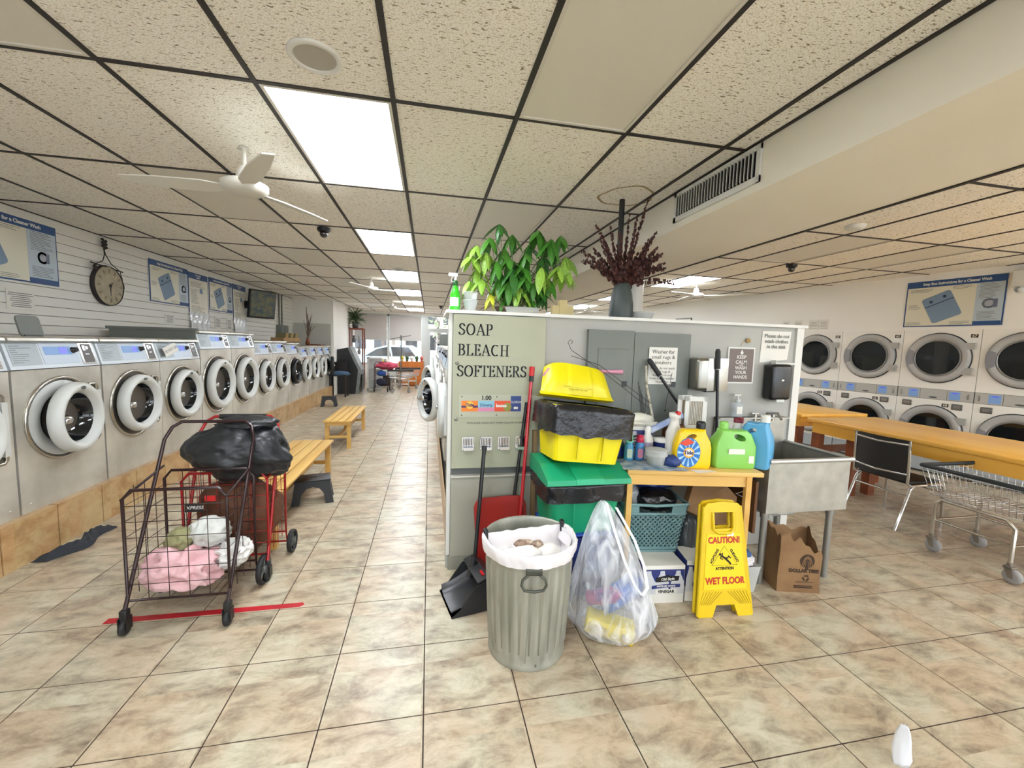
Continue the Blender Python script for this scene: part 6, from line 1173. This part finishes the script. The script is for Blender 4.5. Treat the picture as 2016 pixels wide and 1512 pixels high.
t = thing('wood_cabinet', 'orange wood cabinet under the right window pane', 'cabinet', (-1.12, 15.85, 0)); OW = mat('orange_wood', 'c8742a', .4, var='b5641e', vs=4); MB().box(0, 0, .04, .92, .5, .92).obj('carcass', OW, t); MB().box(0, .03, 0, .92, .5, .04).obj('toe_kick', OAKD, t)
for i in range(2): q = MB().box(.02+.45*i, -.015, .08, .44+.45*i, 0, .88).obj('door', OW, t); MB().cyl((.40 if i == 0 else .51, -.03, .5), (.40 if i == 0 else .51, -.015, .5), .012).obj('knob', CHR, q)
for k in range(5): tag(MB().lathe([(0, 0), (.04, 0), (.05, .07), (0, .07)], 14).blob((0, 0, .13), (.06, .06, .07), .5, 3, k, 3).obj('potted_flower', [mat('flora1'), mat('flora0'), mat('flora2'), mat('flora0'), mat('flora3', 'c86a5a', .7)][k]), '%s small potted plant on the orange wood cabinet' % ordn[k], 'plant', 'potted plants on the orange cabinet'); 
for k, o in enumerate([o for o in bpy.data.objects if o.name.startswith('potted_flower')]): o.location = (-1.0+.18*k, 16.05, .92)
lcart((-1.30, 13.55, 0), 0, 'far chrome laundry cart with tall hanging rack', .80, .50, True)
lcart((-1.15, 14.75, 0), 0, 'second chrome laundry cart before the orange cabinet', .85, .5)
c3 = scart((-1.74, 13.9, 0), 0, 'dark folding cart with a pink bag near the window', .42, .34, .80, '3a1420', .97, .1, .09)
tag(MB().blob((-1.38, 14.1, .85), (.33, .18, .13), .3, 2, 3, 4).obj('pink_bag', mat('hot_pink', 'd05068', .6, var='c83a58')), 'bright pink bag lying on the far dark cart', 'bag'); tag(MB().blob((-1.53, 14.06, .60), (.14, .12, .10), .3, 2, 6, 3).obj('blue_bottle_pack', mat('strong_blue', '2a5ab0', .4)), 'blue pack in the far dark cart', 'pack'); tag(MB().blob((-1.53, 14.06, .30), (.17, .13, .12), .3, 2, 8, 3).obj('dark_bundle', mat('navy_cloth', '2a2c44', .8)), 'dark bundle at the bottom of the far cart', 'bundle')
# ---------------------------------------------------------------- the street outside
struct(MB().box(-30, 16.6, -.14, 30, 80, -.10).box(-30, -30, -.14, 30, YB-.15, -.02).obj('ground_outside', mat('asphalt', 'a9adb0', .9, bump=.1, bs=5))); struct(MB().box(-30, 16.58, -.14, 30, 18.6, -.02).obj('sidewalk', mat('sidewalk_concrete', 'c4c4be', .9)))  # pale ground behind the back wall: added, unseen, bounces sunlight to the ceiling
t = thing('parked_car', 'pale blue-grey SUV parked outside the window', 'car', (-4.6, 21.2, -.10)); CP = mat('car_paint', 'a8c4cc', .25, .4, coat=.5)
prof = [(.0, .35), (.05, .62), (.35, .82), (1.3, .98), (2.0, 1.42), (2.6, 1.58), (3.7, 1.58), (4.35, 1.25), (4.65, 1.05), (4.72, .6), (4.70, .35)]
MB().prism(prof, 0, 1.8, 'y').obj('body', CP, t)
for pts in ([(1.5, 1.02), (2.08, 1.38), (2.65, 1.50), (2.75, 1.02)], [(2.82, 1.02), (2.74, 1.50), (3.6, 1.48), (3.95, 1.04)]): MB().prism(pts, -.012, 0, 'y').obj('window', GLS, t)
for x in (.95, 3.75): w_ = MB().lathe([(0, -.05), (.24, -.05), (.26, -.02), (.34, -.03), (.36, 0), (.36, .2), (0, .2)], 32, (x, 0, .36), 'y').obj('wheel', BLKR, t); MB().lathe([(0, -.06), (.22, -.055)], 20, (x, 0, .36), 'y').obj('hub', CHR, w_)
for k, (x, y, w, d, h, c_) in enumerate(((-16, 44, 12, 8, 7, 'b9b4a8'), (-3, 46, 11, 8, 6, 'a9a29a'), (9, 43, 10, 8, 8, 'b07a68'))):
    t = thing('building', ['beige flat-roofed building across the street', 'grey building across the street, in the middle', 'brick coloured building across the street'][k], 'building', (x, y, -.1)); MB().box(0, 0, 0, w, d, h).obj('wall', mat('bw%d' % k, c_, .8), t)
    for i in range(int(w/2)):
        for j in range(2): MB().box(.5+i*2, -.05, 1+j*2.8, 1.7+i*2, 0, 2.6+j*2.8).obj('window', GLS, t)
rn = random.Random(8)
for k, (x, y) in enumerate(((-6.5, 27), (-3.2, 30), (.6, 27.5), (-9, 31), (3, 31))):
    t = thing('street_tree', 'thin roadside tree across the street, %s' % ordn[k], 'tree', (x, y, -.1), 0, 'street trees outside'); b = MB().tube([(0, 0, 0), (.05, 0, 1.5), (0, .1, 3.2)], [.12, .09, .05], 8)
    for i in range(12): a, z = rn.uniform(0, 6.28), rn.uniform(1.4, 3.2); b.tube([(0, 0, z), (cos(a)*.8, sin(a)*.8, z+.9)], [.035, .01], 5)
    b.obj('trunk', mat('bark', '5c5048', .9), t); 
    b = MB()
    for i in range(260):
        a, r_, z = rn.uniform(0, 6.28), rn.uniform(.1, 1.3), rn.uniform(2, 4.6); c_ = V((cos(a)*r_, sin(a)*r_, z)); s = rn.uniform(.08, .2); b.add([c_+V((rn.uniform(-s, s), rn.uniform(-s, s), rn.uniform(-s, s))) for _ in range(3)], [(0, 1, 2)])
    b.obj('foliage', mat('leaf_out', '8c9a70', .8), t, kind='stuff')
